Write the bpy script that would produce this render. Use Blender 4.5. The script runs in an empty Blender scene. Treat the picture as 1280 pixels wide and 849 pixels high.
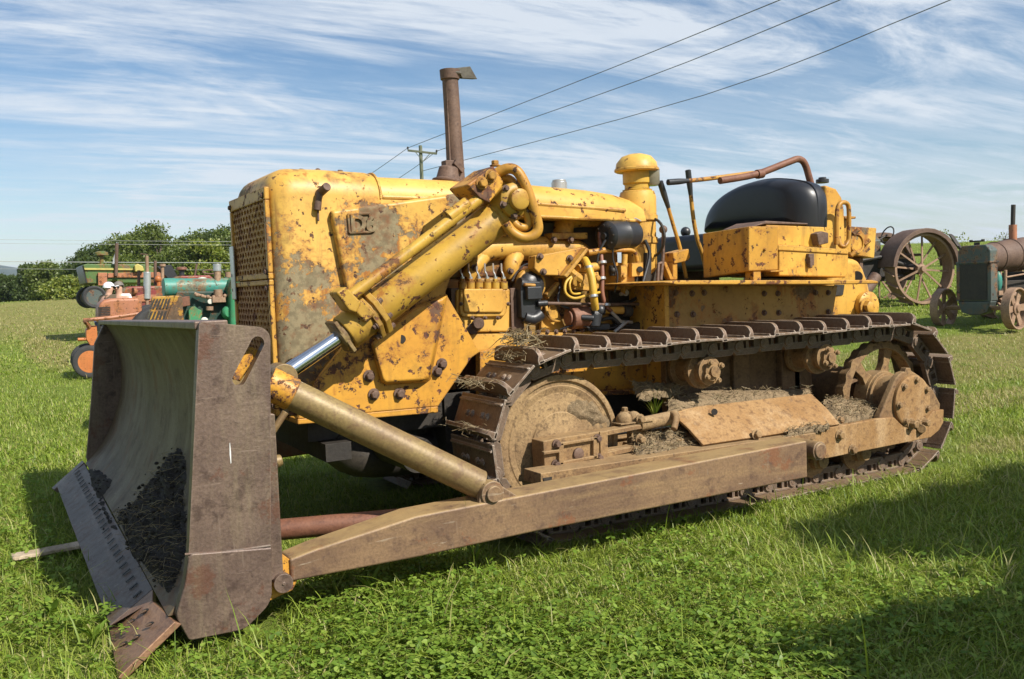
import bpy, bmesh, math, random
import numpy as np
from mathutils import Vector, Matrix, noise as mnoise
random.seed(7); rng = np.random.default_rng(11)
R_ = math.radians
scene = bpy.context.scene
COL = scene.collection

# ------------------------------------------------------------------ camera
FPX = 1163.0
CR = Vector((0.86913, -0.49314, -0.03777)).normalized()      # camera right
CD = Vector((-0.06202, -0.03290, -0.99753)).normalized()     # camera down
CF = Vector((0.49068, 0.86933, -0.05918)).normalized()       # camera forward
CP = Vector((0.0, -5.54, 1.45))
cam = bpy.data.objects.new('camera', bpy.data.cameras.new('camera'))
COL.objects.link(cam)
m = Matrix.Identity(4)
for i in range(3):
    m[i][0] = CR[i]; m[i][1] = -CD[i]; m[i][2] = -CF[i]; m[i][3] = CP[i]
cam.matrix_world = m
cam.data.sensor_width = 36; cam.data.lens = 36 * FPX / 1280
cam.data.clip_start = 0.05; cam.data.clip_end = 9000
scene.camera = cam

def ray(px, py):
    return CR * (px - 640) + CD * (py - 424.5) + CF * FPX
def S(px, py, y):                       # photo measurement -> world point in the plane y
    d = ray(px, py); return CP + d * ((y - CP.y) / d.y)
def SX(px, py, x):                      # the same in the plane x
    d = ray(px, py); return CP + d * ((x - CP.x) / d.x)
def SZ(px, py, z):                      # the same in the plane z
    d = ray(px, py); return CP + d * ((z - CP.z) / d.z)
def SD(px, py, dist):                   # the same at a distance
    return CP + ray(px, py) * (dist / FPX)
def sstep(a, b, x):
    t = np.clip((x - a) / (b - a), 0, 1); return t * t * (3 - 2 * t)
def gz(x, y):                           # the field: level here, rising gently behind
    x = np.asarray(x, float); y = np.asarray(y, float)
    dx = x - CP.x; dy = y - CP.y
    fw = dx * .4916 + dy * .8708; rt = dx * .8708 - dy * .4916
    a = rt / np.maximum(fw, .5)
    on = sstep(2, 8, fw)
    w = sstep(.12, .42, a) * on
    d = np.minimum(fw, 62)
    right = .081 * np.clip(d - 13, 0, 12) + .060 * np.maximum(d - 25, 0)
    left = .037 * np.maximum(d - 20, 0)
    return right * w + left * (1 - w) * on
def gzf(x, y): return float(gz(x, y))

# ------------------------------------------------------------------ mesh builder
class MB:
    def __init__(s): s.v = []; s.f = []
    def add(s, vs, fs):
        n = len(s.v); s.v += [tuple(v) for v in vs]; s.f += [[i + n for i in f] for f in fs]; return s
    def box(s, a, b):
        x0, y0, z0 = a; x1, y1, z1 = b
        return s.add([(x0,y0,z0),(x1,y0,z0),(x1,y1,z0),(x0,y1,z0),(x0,y0,z1),(x1,y0,z1),(x1,y1,z1),(x0,y1,z1)],
              [[0,3,2,1],[4,5,6,7],[0,1,5,4],[1,2,6,5],[2,3,7,6],[3,0,4,7]])
    def obox(s, c, ax, ay, az):
        c = Vector(c); ax, ay, az = Vector(ax), Vector(ay), Vector(az)
        vs = [c + ax*i + ay*j + az*k for k in (-1,1) for i, j in ((-1,-1),(1,-1),(1,1),(-1,1))]
        return s.add(vs, [[0,3,2,1],[4,5,6,7],[0,1,5,4],[1,2,6,5],[2,3,7,6],[3,0,4,7]])
    def prism(s, pts, vec):
        pts = [Vector(p) for p in pts]; vec = Vector(vec); n = len(pts)
        return s.add(pts + [p + vec for p in pts], [list(range(n)), list(range(2*n-1, n-1, -1))] +
              [[i, (i+1) % n, n + (i+1) % n, n + i] for i in range(n)])
    def sp(s, px, y0, y1):              # side outline measured in the plane y0, given depth to y1
        return s.prism([S(a, b, y0) for a, b in px], (0, y1 - y0, 0))
    def loft(s, rings, cap=True):
        n = len(rings[0]); vs = [p for r in rings for p in r]; fs = []
        for k in range(len(rings) - 1):
            for i in range(n):
                j = (i + 1) % n; fs.append([k*n+i, k*n+j, (k+1)*n+j, (k+1)*n+i])
        if cap: fs += [list(range(n))[::-1], list(range((len(rings)-1)*n, len(rings)*n))]
        return s.add(vs, fs)
    def sheet(s, rows):
        n = len(rows[0]); vs = [p for r in rows for p in r]
        return s.add(vs, [[k*n+i, k*n+i+1, (k+1)*n+i+1, (k+1)*n+i] for k in range(len(rows)-1) for i in range(n-1)])
    def tube(s, path, r, n=10, sm=0, closed=False):
        P = [Vector(p) for p in path]
        rr = list(r) if hasattr(r, '__len__') else [r] * len(P)
        if sm:                           # Catmull-Rom
            Q = []; q = []
            for i in range(len(P) - 1):
                a = P[max(i-1,0)]; b = P[i]; c = P[i+1]; d = P[min(i+2,len(P)-1)]
                for k in range(sm):
                    t = k / sm
                    Q.append(.5*((2*b)+(c-a)*t+(2*a-5*b+4*c-d)*t*t+(3*b-a-3*c+d)*t**3)); q.append(rr[i]*(1-t)+rr[i+1]*t)
            Q.append(P[-1]); q.append(rr[-1]); P, rr = Q, q
        rings = []; up = None
        for i, p in enumerate(P):
            t = (P[min(i+1,len(P)-1)] - P[max(i-1,0)]).normalized()
            if up is None: up = t.orthogonal().normalized()
            else:
                up = up - t * up.dot(t)
                up = up.normalized() if up.length > 1e-6 else t.orthogonal().normalized()
            w = t.cross(up)
            rings.append([p + (up*math.cos(2*math.pi*k/n) + w*math.sin(2*math.pi*k/n))*rr[i] for k in range(n)])
        return s.loft(rings)
    def cyl(s, p0, p1, r0, r1=None, n=24):
        return s.tube([p0, p1], [r0, r0 if r1 is None else r1], n)
    def lathe(s, prof, o, axis, n=32):   # prof: (radius, distance along the axis)
        o = Vector(o); a = Vector(axis).normalized(); u = a.orthogonal().normalized(); w = a.cross(u)
        return s.loft([[o + a*h + (u*math.cos(2*math.pi*k/n) + w*math.sin(2*math.pi*k/n))*max(r,1e-4) for k in range(n)] for r, h in prof], cap=prof[0] != prof[-1])
    def bolt(s, p, axis, r=.014, h=.014):
        p = Vector(p); a = Vector(axis).normalized()
        s.lathe([(r*1.45, 0), (r*1.45, h*.25)], p, a, 12)
        return s.lathe([(r, h*.25), (r, h), (r*.8, h*1.12)], p, a, 6)
    def ball(s, c, r, n=12, sq=(1,1,1)):
        c = Vector(c); m_ = n // 2 + 1
        return s.loft([[c + Vector((math.sin(t)*math.cos(2*math.pi*k/n)*r*sq[0], math.sin(t)*math.sin(2*math.pi*k/n)*r*sq[1], math.cos(t)*r*sq[2])) for k in range(n)]
                       for t in [.02 + (math.pi-.04)*i/m_ for i in range(m_+1)]])

OFF = Vector((0, 0, 0))
def build(name, mb, mat, parent=None, bevel=.004, ang=38, off=None, seg=2):
    o_ = OFF if off is None else Vector(off)
    me = bpy.data.meshes.new(name)
    me.from_pydata([Vector(v) - o_ for v in mb.v], [], mb.f)
    bm = bmesh.new(); bm.from_mesh(me); bmesh.ops.recalc_face_normals(bm, faces=bm.faces); bm.to_mesh(me); bm.free()
    me.polygons.foreach_set('use_smooth', [True] * len(me.polygons))
    me.set_sharp_from_angle(angle=R_(ang))
    me.materials.append(mat)
    o = bpy.data.objects.new(name, me); COL.objects.link(o)
    if parent: o.parent = parent
    elif off is not None: o.location = o_
    if bevel:
        b = o.modifiers.new('bevel', 'BEVEL'); b.width = bevel; b.segments = seg; b.limit_method = 'ANGLE'; b.angle_limit = R_(40)
        b.harden_normals = True
    return o
def build_each(name, mb, mat, parent=None, **k):   # one object for every separate piece of the builder
    par = list(range(len(mb.v)))
    def find(i):
        while par[i] != i: par[i] = par[par[i]]; i = par[i]
        return i
    for f in mb.f:
        for i in f[1:]: par[find(i)] = find(f[0])
    isl = {}
    for i in range(len(mb.v)): isl.setdefault(find(i), []).append(i)
    cl = []
    for ids in isl.values():
        a = np.array([mb.v[i] for i in ids]); cl.append([set(ids), a.min(0) - .002, a.max(0) + .002])
    merged = True
    while merged:
        merged = False
        for i in range(len(cl)):
            for j in range(i+1, len(cl)):
                if (cl[i][1] <= cl[j][2]).all() and (cl[j][1] <= cl[i][2]).all():
                    cl[i] = [cl[i][0] | cl[j][0], np.minimum(cl[i][1], cl[j][1]), np.maximum(cl[i][2], cl[j][2])]; del cl[j]; merged = True; break
            if merged: break
    o = None
    for ids, _, _ in cl:
        ids = sorted(ids); mp = {k_: n_ for n_, k_ in enumerate(ids)}; q = MB(); q.v = [mb.v[i] for i in ids]; q.f = [[mp[i] for i in f] for f in mb.f if f[0] in mp]
        o = build(name, q, mat, parent, **k)
    return o
EACH = {'bolt','bolt_hole','bolt_head','fitting','grease_fitting','delivery_valve','fuel_pipe','foot','raised_letters','front_slot','grille_slot','thin_hose','control_rod','opening','lug','bead','hinge','radiator_fitting','exhaust_pipe','leg','hose','clamp','trunnion_support','far_fender_panel','auger_cover','gear_cover'}
def fast_mesh(name, V, F, mat, parent=None, smooth=False, loc=None):   # numpy arrays, all faces of one size
    me = bpy.data.meshes.new(name); k = F.shape[1]
    me.vertices.add(len(V)); me.vertices.foreach_set('co', np.ascontiguousarray(V, np.float32).ravel())
    me.loops.add(F.size); me.loops.foreach_set('vertex_index', np.ascontiguousarray(F, np.int32).ravel())
    me.polygons.add(len(F)); me.polygons.foreach_set('loop_start', np.arange(0, F.size, k, dtype=np.int32))
    me.update(calc_edges=True); me.validate()
    if smooth: me.polygons.foreach_set('use_smooth', [True]*len(me.polygons))
    me.materials.append(mat)
    o = bpy.data.objects.new(name, me); COL.objects.link(o)
    if parent: o.parent = parent
    if loc is not None: o.location = loc
    return o
def empty(name, loc, rz=0):
    o = bpy.data.objects.new(name, None); COL.objects.link(o); o.location = loc; o.rotation_euler = (0, 0, rz)
    o.empty_display_size = .2; return o
def tag(o, label=None, cat=None, group=None, kind=None):
    if label: o['label'] = label
    if cat: o['category'] = cat
    if group: o['group'] = group
    if kind: o['kind'] = kind
    return o
def copy_tree(o, parent=None):
    c = o.copy(); COL.objects.link(c)
    if parent: c.parent = parent
    for ch in [k for k in bpy.data.objects if k.parent == o and k != c]: copy_tree(ch, c)
    return c

# ------------------------------------------------------------------ materials
class NT:
    def __init__(s, name):
        s.m = bpy.data.materials.new(name); s.m.use_nodes = True; s.t = s.m.node_tree; s.t.nodes.clear()
        s.out = s.t.nodes.new('ShaderNodeOutputMaterial'); s.tc = s.t.nodes.new('ShaderNodeTexCoord'); s.geo = s.t.nodes.new('ShaderNodeNewGeometry')
        s.obj = s.tc.outputs['Object']
    def n(s, typ, **kw):
        nd = s.t.nodes.new(typ)
        for k, v in kw.items(): setattr(nd, k, v)
        return nd
    def put(s, sock, v):
        if hasattr(v, 'is_output'): s.t.links.new(v, sock)
        elif isinstance(v, tuple) and len(v) == 3 and sock.type == 'RGBA': sock.default_value = (*v, 1)
        else: sock.default_value = v
    def math(s, op, a, b=0.0, c=None, clamp=False):
        nd = s.n('ShaderNodeMath', operation=op, use_clamp=clamp); s.put(nd.inputs[0], a); s.put(nd.inputs[1], b)
        if c is not None: s.put(nd.inputs[2], c)
        return nd.outputs[0]
    def mix(s, f, a, b, mode='MIX'):
        nd = s.n('ShaderNodeMix', data_type='RGBA', blend_type=mode); s.put(nd.inputs[0], f); s.put(nd.inputs[6], a); s.put(nd.inputs[7], b); return nd.outputs[2]
    def mapv(s, vec, scale=(1,1,1), rot=(0,0,0), loc=(0,0,0)):
        nd = s.n('ShaderNodeMapping'); s.put(nd.inputs[0], vec); nd.inputs['Scale'].default_value = scale; nd.inputs['Rotation'].default_value = rot; nd.inputs['Location'].default_value = loc; return nd.outputs[0]
    def noise(s, scale, detail=6, rough=.6, vec=None, dist=0, loc=None, sc=(1,1,1)):
        nd = s.n('ShaderNodeTexNoise'); v = vec or s.obj
        if loc or sc != (1,1,1): v = s.mapv(v, sc, loc=loc or (0,0,0))
        s.put(nd.inputs['Vector'], v); nd.inputs['Scale'].default_value = scale; nd.inputs['Detail'].default_value = detail
        nd.inputs['Roughness'].default_value = rough; nd.inputs['Distortion'].default_value = dist; return nd.outputs[0]
    def step(s, v, a, b):               # smooth threshold a..b -> 0..1
        nd = s.n('ShaderNodeMapRange', interpolation_type='SMOOTHSTEP'); s.put(nd.inputs[0], v); nd.inputs[1].default_value = a; nd.inputs[2].default_value = b; return nd.outputs[0]
    def edge(s, r=.012, lo=.03, hi=.25):
        bv = s.n('ShaderNodeBevel', samples=3); bv.inputs[0].default_value = r
        d = s.n('ShaderNodeVectorMath', operation='DOT_PRODUCT'); s.t.links.new(bv.outputs[0], d.inputs[0]); s.t.links.new(s.geo.outputs['Normal'], d.inputs[1])
        return s.step(s.math('SUBTRACT', 1.0, d.outputs['Value']), lo, hi)
    def up(s, lo=.3, hi=.9):
        sx = s.n('ShaderNodeSeparateXYZ'); s.t.links.new(s.geo.outputs['Normal'], sx.inputs[0]); return s.step(sx.outputs[2], lo, hi)
    def bump(s, h, strength=.3, dist=.01, nrm=None):
        b = s.n('ShaderNodeBump'); b.inputs['Strength'].default_value = strength; b.inputs['Distance'].default_value = dist; s.put(b.inputs['Height'], h)
        if nrm: s.t.links.new(nrm, b.inputs['Normal'])
        return b.outputs[0]
    def bsdf(s, col, rough=.6, metal=0.0, nrm=None, spec=.5, **kw):
        p = s.n('ShaderNodeBsdfPrincipled'); s.put(p.inputs['Base Color'], col); s.put(p.inputs['Roughness'], rough); s.put(p.inputs['Metallic'], metal)
        s.put(p.inputs['Specular IOR Level'], spec)
        if nrm: s.t.links.new(nrm, p.inputs['Normal'])
        for k, v in kw.items(): s.put(p.inputs[k], v)
        s.t.links.new(p.outputs[0], s.out.inputs[0]); return s.m

def painted(name, paint, paint2, primer=(.15,.135,.085), rust=(.15,.055,.022), chip=.60, speck=.63, edge=True, dust=.0, rough=.45, big=2.2, runs=.35, seed=0, grime=.45, low=0):
    t = NT(name); L = (seed*3.1, seed*1.7, seed*2.3)
    base = t.mix(t.step(t.noise(1.6, 4, .6, loc=L), .35, .68), paint, paint2)
    run = t.noise(7, 5, .65, loc=L, sc=(1,1,.10))                      # rain runs
    base = t.mix(t.math('MULTIPLY', t.step(run, .55, .72), runs), base, (.20,.095,.03))
    fine = t.noise(38, 4, .7, loc=L)
    base = t.mix(t.math('MULTIPLY', t.step(fine, .35, .75), .22), base, tuple(c*.45 for c in paint))
    gr = t.noise(4.5, 7, .72, loc=(L[0]+7, L[1], L[2]))
    base = t.mix(t.math('MULTIPLY', t.step(gr, .50, .72), grime), base, (.14,.08,.028))
    n1 = t.noise(big, 11, .72, dist=.12, loc=(L[0]+2, L[1]+5, L[2]))
    if low:                                    # paint is lost first where water gathers, lower down
        sz = t.n('ShaderNodeSeparateXYZ'); t.t.links.new(t.obj, sz.inputs[0]); n1 = t.math('ADD', n1, t.math('MULTIPLY', t.math('SUBTRACT', 1.65, sz.outputs[2]), low))
    c1 = t.step(n1, chip, chip + .012); halo = t.step(n1, chip - .055, chip + .01)
    base = t.mix(t.math('MULTIPLY', halo, .6), base, (.30,.115,.025))
    prim = t.mix(t.step(t.noise(9, 6, .7, loc=L), .42, .62), primer, rust); prim = t.mix(t.math('MULTIPLY', t.step(t.noise(24, 5, .7, loc=L), .45, .6), .6), prim, tuple(x*.5 for x in primer))
    if runs > .3:                               # rust washed down from the bare spots
        above = t.math('MAXIMUM', t.step(t.noise(big, 11, .72, dist=.12, loc=(L[0]+2, L[1]+5, L[2]+.05)), chip-.01, chip+.02), t.step(t.noise(big, 11, .72, dist=.12, loc=(L[0]+2, L[1]+5, L[2]+.12)), chip, chip+.03))
        base = t.mix(t.math('MULTIPLY', t.math('MULTIPLY', above, t.step(t.noise(26, 4, .6, loc=L, sc=(1,1,.06)), .45, .62)), .75), base, (.27,.095,.022))
    scr = t.step(t.noise(60, 3, .6, loc=L, sc=(.12,.12,1), dist=.4), .70, .74); base = t.mix(t.math('MULTIPLY', scr, .5), base, (.22,.12,.05))
    col = t.mix(c1, base, prim)
    n2 = t.noise(17, 7, .68, loc=(L[0], L[1]+9, L[2])); c2 = t.step(n2, speck, speck + .02)
    col = t.mix(c2, col, t.mix(t.step(fine, .4, .6), rust, (.055,.03,.02)))
    mask = t.math('MAXIMUM', c1, c2)
    if edge:
        e = t.math('MULTIPLY', t.edge(.02), t.step(t.noise(11, 6, .75, loc=L), .40, .50)); col = t.mix(e, col, rust); mask = t.math('MAXIMUM', mask, e)
    if dust: col = t.mix(t.math('MULTIPLY', t.math('MULTIPLY', t.up(.2, .9), dust), t.step(t.noise(6, 6, .7), .3, .6)), col, (.30,.20,.10))
    h = t.math('ADD', t.math('MULTIPLY', mask, -1.0), t.math('MULTIPLY', fine, .25))
    return t.bsdf(col, t.math('MULTIPLY_ADD', mask, .4, rough), 0.0, t.bump(h, .45, .004), .35)

def rusty(name, a, b, c, scale=2.5, rough=.65, metal=.0, dust=0, dustc=(.34,.22,.11), streak=None, pit=.35, wear=0, wearc=(.42,.38,.33), seed=0, dlo=.3, extra=None, scratch=0, spec=.4):
    t = NT(name); L = (seed*2.7, seed*1.3, seed*4.1)
    n1 = t.noise(scale, 8, .65, dist=.3, loc=L); n2 = t.noise(scale*7, 6, .7, loc=L); n3 = t.noise(75, 3, .6, loc=L)
    col = t.mix(t.step(n1, .36, .62), a, b); col = t.mix(t.math('MULTIPLY', t.step(n2, .50, .66), .8), col, c)
    if streak: col = t.mix(t.math('MULTIPLY', t.step(t.noise(5, 7, .7, loc=L, sc=streak), .48, .70), .55), col, extra or tuple(min(1, x*2.0) for x in b))
    col = t.mix(t.math('MULTIPLY', t.step(n3, .35, .7), .35), col, tuple(x*.4 for x in a))
    if scratch:                                 # scrapes along the steel, some bright, some dark
        s1 = t.step(t.noise(46, 3, .6, loc=L, sc=(.10,.4,1.2), dist=.3), .655, .70); s2 = t.step(t.noise(52, 3, .6, loc=(L[0]+3,L[1],L[2]), sc=(1.2,.4,.07), dist=.3), .65, .70)
        patch = t.step(t.noise(2.6, 5, .6, loc=(L[0],L[1]+4,L[2])), .42, .60)
        col = t.mix(t.math('MULTIPLY', t.math('MULTIPLY', t.math('MAXIMUM', s1, s2), patch), scratch), col, wearc); col = t.mix(t.math('MULTIPLY', s2, scratch*.4), col, tuple(x*.45 for x in a))
        n4 = t.noise(3.4, 9, .75, loc=(L[0]+8,L[1],L[2])); col = t.mix(t.math('MULTIPLY', t.step(n4, .55, .60), .55*min(1, scratch*2)), col, (a[0]*1.25, a[1]*.72, a[2]*.48))
    if dust: col = t.mix(t.math('MULTIPLY', t.math('MULTIPLY', t.up(dlo, .85), dust), t.step(t.noise(5, 7, .7, loc=L), .28, .55)), col, t.mix(n2, dustc, tuple(x*.6 for x in dustc)))
    if wear: col = t.mix(t.math('MULTIPLY', t.math('MULTIPLY', t.edge(.012, .02, .2), wear), t.step(n2, .38, .55)), col, wearc)
    h = t.math('ADD', n2, t.math('MULTIPLY', n3, .6))
    return t.bsdf(col, t.math('MULTIPLY_ADD', n2, .25, rough-.12), metal, t.bump(h, pit, .006), spec)

def plain(name, col, rough=.5, metal=0, var=.35, scale=8, bump=.1, **kw):
    t = NT(name); n = t.noise(scale, 6, .65)
    c = t.mix(t.math('MULTIPLY', t.step(n, .35, .7), var), col, tuple(x*.4 for x in col))
    return t.bsdf(c, t.math('MULTIPLY_ADD', n, .2, rough-.1), metal, t.bump(t.noise(scale*6, 4, .6), bump, .004), **kw)

Y1, Y2 = (.61,.355,.062), (.50,.255,.04)
M = {}
M['yellow'] = painted('yellow_paint', Y1, Y2, chip=.575, speck=.61, runs=.6)
M['nose'] = painted('yellow_paint_peeling', (.63,.385,.085), (.54,.295,.05), primer=(.24,.195,.11), rust=(.17,.085,.04), chip=.524, speck=.60, big=2.5, seed=2, runs=.9, low=.085, grime=.65)
M['hood'] = painted('yellow_paint_pale', (.65,.405,.09), (.55,.295,.05), chip=.58, speck=.605, seed=3, runs=.6)  # slightly paler mix of the yellow paint
M['bracket'] = painted('orange_yellow_paint', (.60,.31,.04), (.50,.235,.035), primer=(.13,.075,.045), rust=(.13,.05,.03), chip=.56, speck=.59, seed=4, big=3.2)
M['barrel'] = painted('oily_yellow_paint', (.50,.305,.045), (.37,.215,.035), primer=(.17,.11,.05), chip=.585, speck=.595, seed=5, grime=.85, runs=.5)
M['engine'] = painted('engine_yellow_paint', (.63,.375,.075), (.51,.265,.045), primer=(.18,.105,.045), chip=.60, speck=.615, seed=6, rough=.5, grime=.95, runs=.7)
M['block'] = painted('shaded_oily_engine_paint', (.25,.15,.04), (.17,.10,.03), primer=(.10,.06,.03), chip=.56, speck=.58, seed=16, rough=.5, grime=.9)  # oily paint, darkened to put the engine bay's shade into the colour
M['deck'] = painted('rusty_yellow_paint', (.57,.315,.05), (.46,.23,.035), chip=.585, speck=.57, seed=8, runs=.7)
M['panel'] = painted('dusty_yellow_paint', (.37,.235,.07), (.28,.165,.05), primer=(.19,.14,.09), chip=.54, speck=.61, seed=9, grime=.75, rough=.6)
M['grille'] = painted('rusty_grille_paint', (.52,.30,.08), (.36,.17,.05), primer=(.20,.10,.05), rust=(.17,.07,.03), chip=.56, speck=.58, seed=10, rough=.6)
M['plate'] = rusty('worn_brown_steel', (.088,.056,.045), (.160,.108,.082), (.052,.030,.023), 1.5, .46, .15, streak=(1.1,1,.13), wear=.6, pit=.5, extra=(.25,.195,.12), scratch=.55, wearc=(.27,.20,.155))
M['mold'] = rusty('scoured_grey_steel', (.082,.058,.034), (.120,.088,.052), (.062,.037,.022), 1.1, .58, 0, streak=(.8,.8,.10), pit=.3, extra=(.20,.165,.11), seed=1, scratch=.5, wearc=(.24,.19,.13), spec=.22)
M['edge'] = rusty('polished_edge_steel', (.088,.064,.050), (.122,.094,.076), (.080,.044,.028), 2.2, .5, .0, streak=(1,.3,1), pit=.35, wear=.4, seed=2, scratch=.5, wearc=(.25,.20,.16), spec=.25)
M['bit'] = rusty('rust_orange_steel', (.20,.105,.06), (.27,.155,.085), (.12,.065,.045), 3, .5, .2, streak=(.2,.2,1), pit=.25, seed=3)
M['arm'] = rusty('brown_beam_steel', (.155,.092,.055), (.235,.145,.078), (.095,.054,.036), 1.7, .55, .1, dust=.8, dustc=(.42,.29,.13), streak=(.14,1,1.6), wear=.7, pit=.4, extra=(.37,.245,.115), seed=4, scratch=.6, wearc=(.36,.29,.21))
M['tube'] = rusty('olive_brown_steel', (.20,.13,.06), (.26,.185,.075), (.15,.085,.045), 2.4, .48, .1, streak=(.3,.3,1), pit=.2, seed=5, extra=(.30,.22,.08))
M['redrust'] = rusty('red_rust_steel', (.17,.07,.04), (.21,.095,.055), (.10,.045,.03), 4, .6, .05, pit=.3, seed=6)
M['rust'] = rusty('brown_rust_iron', (.115,.07,.05), (.16,.10,.07), (.075,.042,.03), 4, .65, .1, pit=.35, seed=7)
M['shoe'] = rusty('dark_track_steel', (.135,.088,.058), (.185,.12,.078), (.08,.05,.033), 4, .52, .2, dust=.85, dustc=(.28,.19,.11), pit=.35, wear=.9, wearc=(.55,.48,.40), seed=8, dlo=.6, scratch=.4)
M['link'] = rusty('muddy_link_steel', (.13,.09,.06), (.18,.12,.08), (.08,.052,.036), 6, .65, .1, dust=.8, pit=.4, wear=.5, seed=9)
M['mud'] = rusty('dried_mud_iron', (.23,.145,.07), (.33,.22,.105), (.10,.062,.032), 5, .85, 0, pit=.8, seed=10, dust=.4, dustc=(.5,.36,.2))
M['mudrust'] = rusty('mud_dusted_rust', (.19,.108,.048), (.285,.175,.075), (.08,.043,.024), 3.6, .8, 0, dust=.55, dustc=(.38,.26,.13), pit=.7, wear=.5, wearc=(.46,.33,.18), seed=11)
M['brownside'] = rusty('brown_oily_side', (.15,.085,.042), (.21,.125,.06), (.085,.05,.03), 2.6, .75, 0, dust=.4, pit=.4, seed=14)
M['guard'] = rusty('orange_dust_guard', (.27,.145,.05), (.33,.195,.08), (.12,.058,.026), 3.2, .8, 0, streak=(1,1,.3), pit=.5, seed=12, extra=(.50,.35,.19), wear=.5, wearc=(.13,.07,.04))
M['dark'] = rusty('oily_black_iron', (.030,.026,.022), (.045,.037,.028), (.02,.017,.015), 5, .6, 0, pit=.3, seed=13)
M['chrome'] = plain('chromed_rod', (.62,.66,.72), .16, 1, var=.12, bump=.02)
M['vinyl'] = plain('black_vinyl', (.016,.017,.021), .42, 0, var=.5, scale=2.2, bump=.22)
M['black'] = plain('black_enamel', (.028,.029,.032), .4, 0, var=.6, scale=14, bump=.2)
M['rubber'] = plain('tyre_rubber', (.035,.034,.034), .8, 0, var=.4, bump=.3)
M['silver'] = plain('galvanised_metal', (.55,.55,.54), .35, .7, var=.3)
M['copper'] = plain('brown_hose_rubber', (.24,.10,.06), .5, 0, var=.4)
M['yhose'] = plain('yellow_hose', (.62,.38,.05), .45, 0, var=.35, scale=12)
M['rusthose'] = painted('worn_yellow_pipe', (.50,.27,.04), (.40,.19,.03), chip=.60, speck=.58, seed=12)
M['glass'] = plain('smoky_bowl_glass', (.22,.20,.15), .12, 0, var=.5, spec=.6)
# ================================================================== BULLDOZER
dz = empty('bulldozer', (3.6, 0, 0)); OFF = Vector((3.6, 0, 0))
tag(dz, 'big yellow vintage crawler bulldozer with peeling paint and its blade at the left', 'bulldozer')
P = lambda name, mb, mat, parent=None, **k: (build_each if name in EACH else build)(name, mb, M[mat], parent or dz, **k)

# ---- radiator nose
def ring(x, w, zt, zb, r, n=7, y0=0.0):
    pts = [(x, y0 - w, zb)]
    for i in range(n+1):
        a = math.pi - (math.pi/2)*i/n; pts.append((x, y0 - w + r + r*math.cos(a), zt - r + r*math.sin(a)))
    for i in range(n+1):
        a = math.pi/2 - (math.pi/2)*i/n; pts.append((x, y0 + w - r + r*math.cos(a), zt - r + r*math.sin(a)))
    pts.append((x, y0 + w, zb)); return pts
nz = MB(); rings = []
for i in range(7):
    a = math.pi/2*i/6; k = .12*(1 - math.sin(a))
    rings.append(ring(1.40 + .13*(1 - math.cos(a)), .455 - k*.62, 2.15 - k, .77, .16 - k*.3))
rings += [ring(1.70, .455, 2.15, .77, .16), ring(1.98, .455, 2.14, .77, .16), ring(2.035, .45, 2.13, .77, .16)]
nz.loft(rings)
nose = P('radiator_shell', nz, 'nose', bevel=0)
def hole_sheet(x, y0, y1, z0, z1, dx, r):
    mb = MB(); dzz = dx*.866; KZ = .60; z1 = z0 + (z1-z0)/KZ; j = 0; z = z0 + dzz/2
    while z < z1:
        y = y0 + dx/2 + (dx/2 if j % 2 else 0)
        while y < y1:
            o = []; c = []
            hexp = [Vector((0, math.cos(R_(90+60*k)), math.sin(R_(90+60*k))))*dx/math.sqrt(3) for k in range(6)]
            for k in range(6): o += [hexp[k], (hexp[k]+hexp[(k+1)%6])/2]
            cc = Vector((x - .012*math.cos((y/.42)*1.4), y, z0 + (z-z0)*KZ))
            for k in range(12):
                a = R_(90 + 30*k); c.append(Vector((0, math.cos(a), math.sin(a)))*r)
            o = [Vector((0, p.y, p.z*KZ)) for p in o]; c = [Vector((0, p.y, p.z*KZ)) for p in c]; vs = [cc+p for p in o] + [cc+p for p in c] + [cc+p+Vector((.012,0,0)) for p in c]
            mb.add(vs, [[k, (k+1)%12, 12+(k+1)%12, 12+k] for k in range(12)] + [[12+k, 12+(k+1)%12, 24+(k+1)%12, 24+k] for k in range(12)])
            y += dx
        j += 1; z += dzz
    return mb
gr = P('grille', hole_sheet(1.385, -.395, .395, 1.56, 1.97, .068, .0235), 'grille', bevel=0)
P('lower_grille', hole_sheet(1.385, -.395, .395, .80, 1.505, .068, .0235), 'grille', bevel=0)
b = MB()
for z0, z1 in ((1.53, 1.565), (1.965, 2.035), (1.495, 1.526), (.77, .81)): b.box((1.368, -.42, z0), (1.397, .42, z1))
for y in (-.42, .38):
    b.box((1.369, y, 1.565), (1.396, y+.04, 1.965)); b.box((1.369, y, .81), (1.396, y+.04, 1.495))
fr = P('frame', b, 'deck', gr, bevel=.006)
b = MB()
for z in (1.99, 1.57, 1.48, .83):
    for y in (-.385, .385): b.bolt((1.372, y, z), (-1,0,0), .014, .016)
P('bolt', b, 'rust', gr, bevel=0)
b = MB(); b.box((1.405, -.39, .80), (1.4095, .39, 1.98)); P('radiator_core', b, 'dark', bevel=0)
b = MB(); b.box((1.355, .33, 1.42), (1.366, .42, 1.75)); P('metal_strip', b, 'silver', gr)
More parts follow.
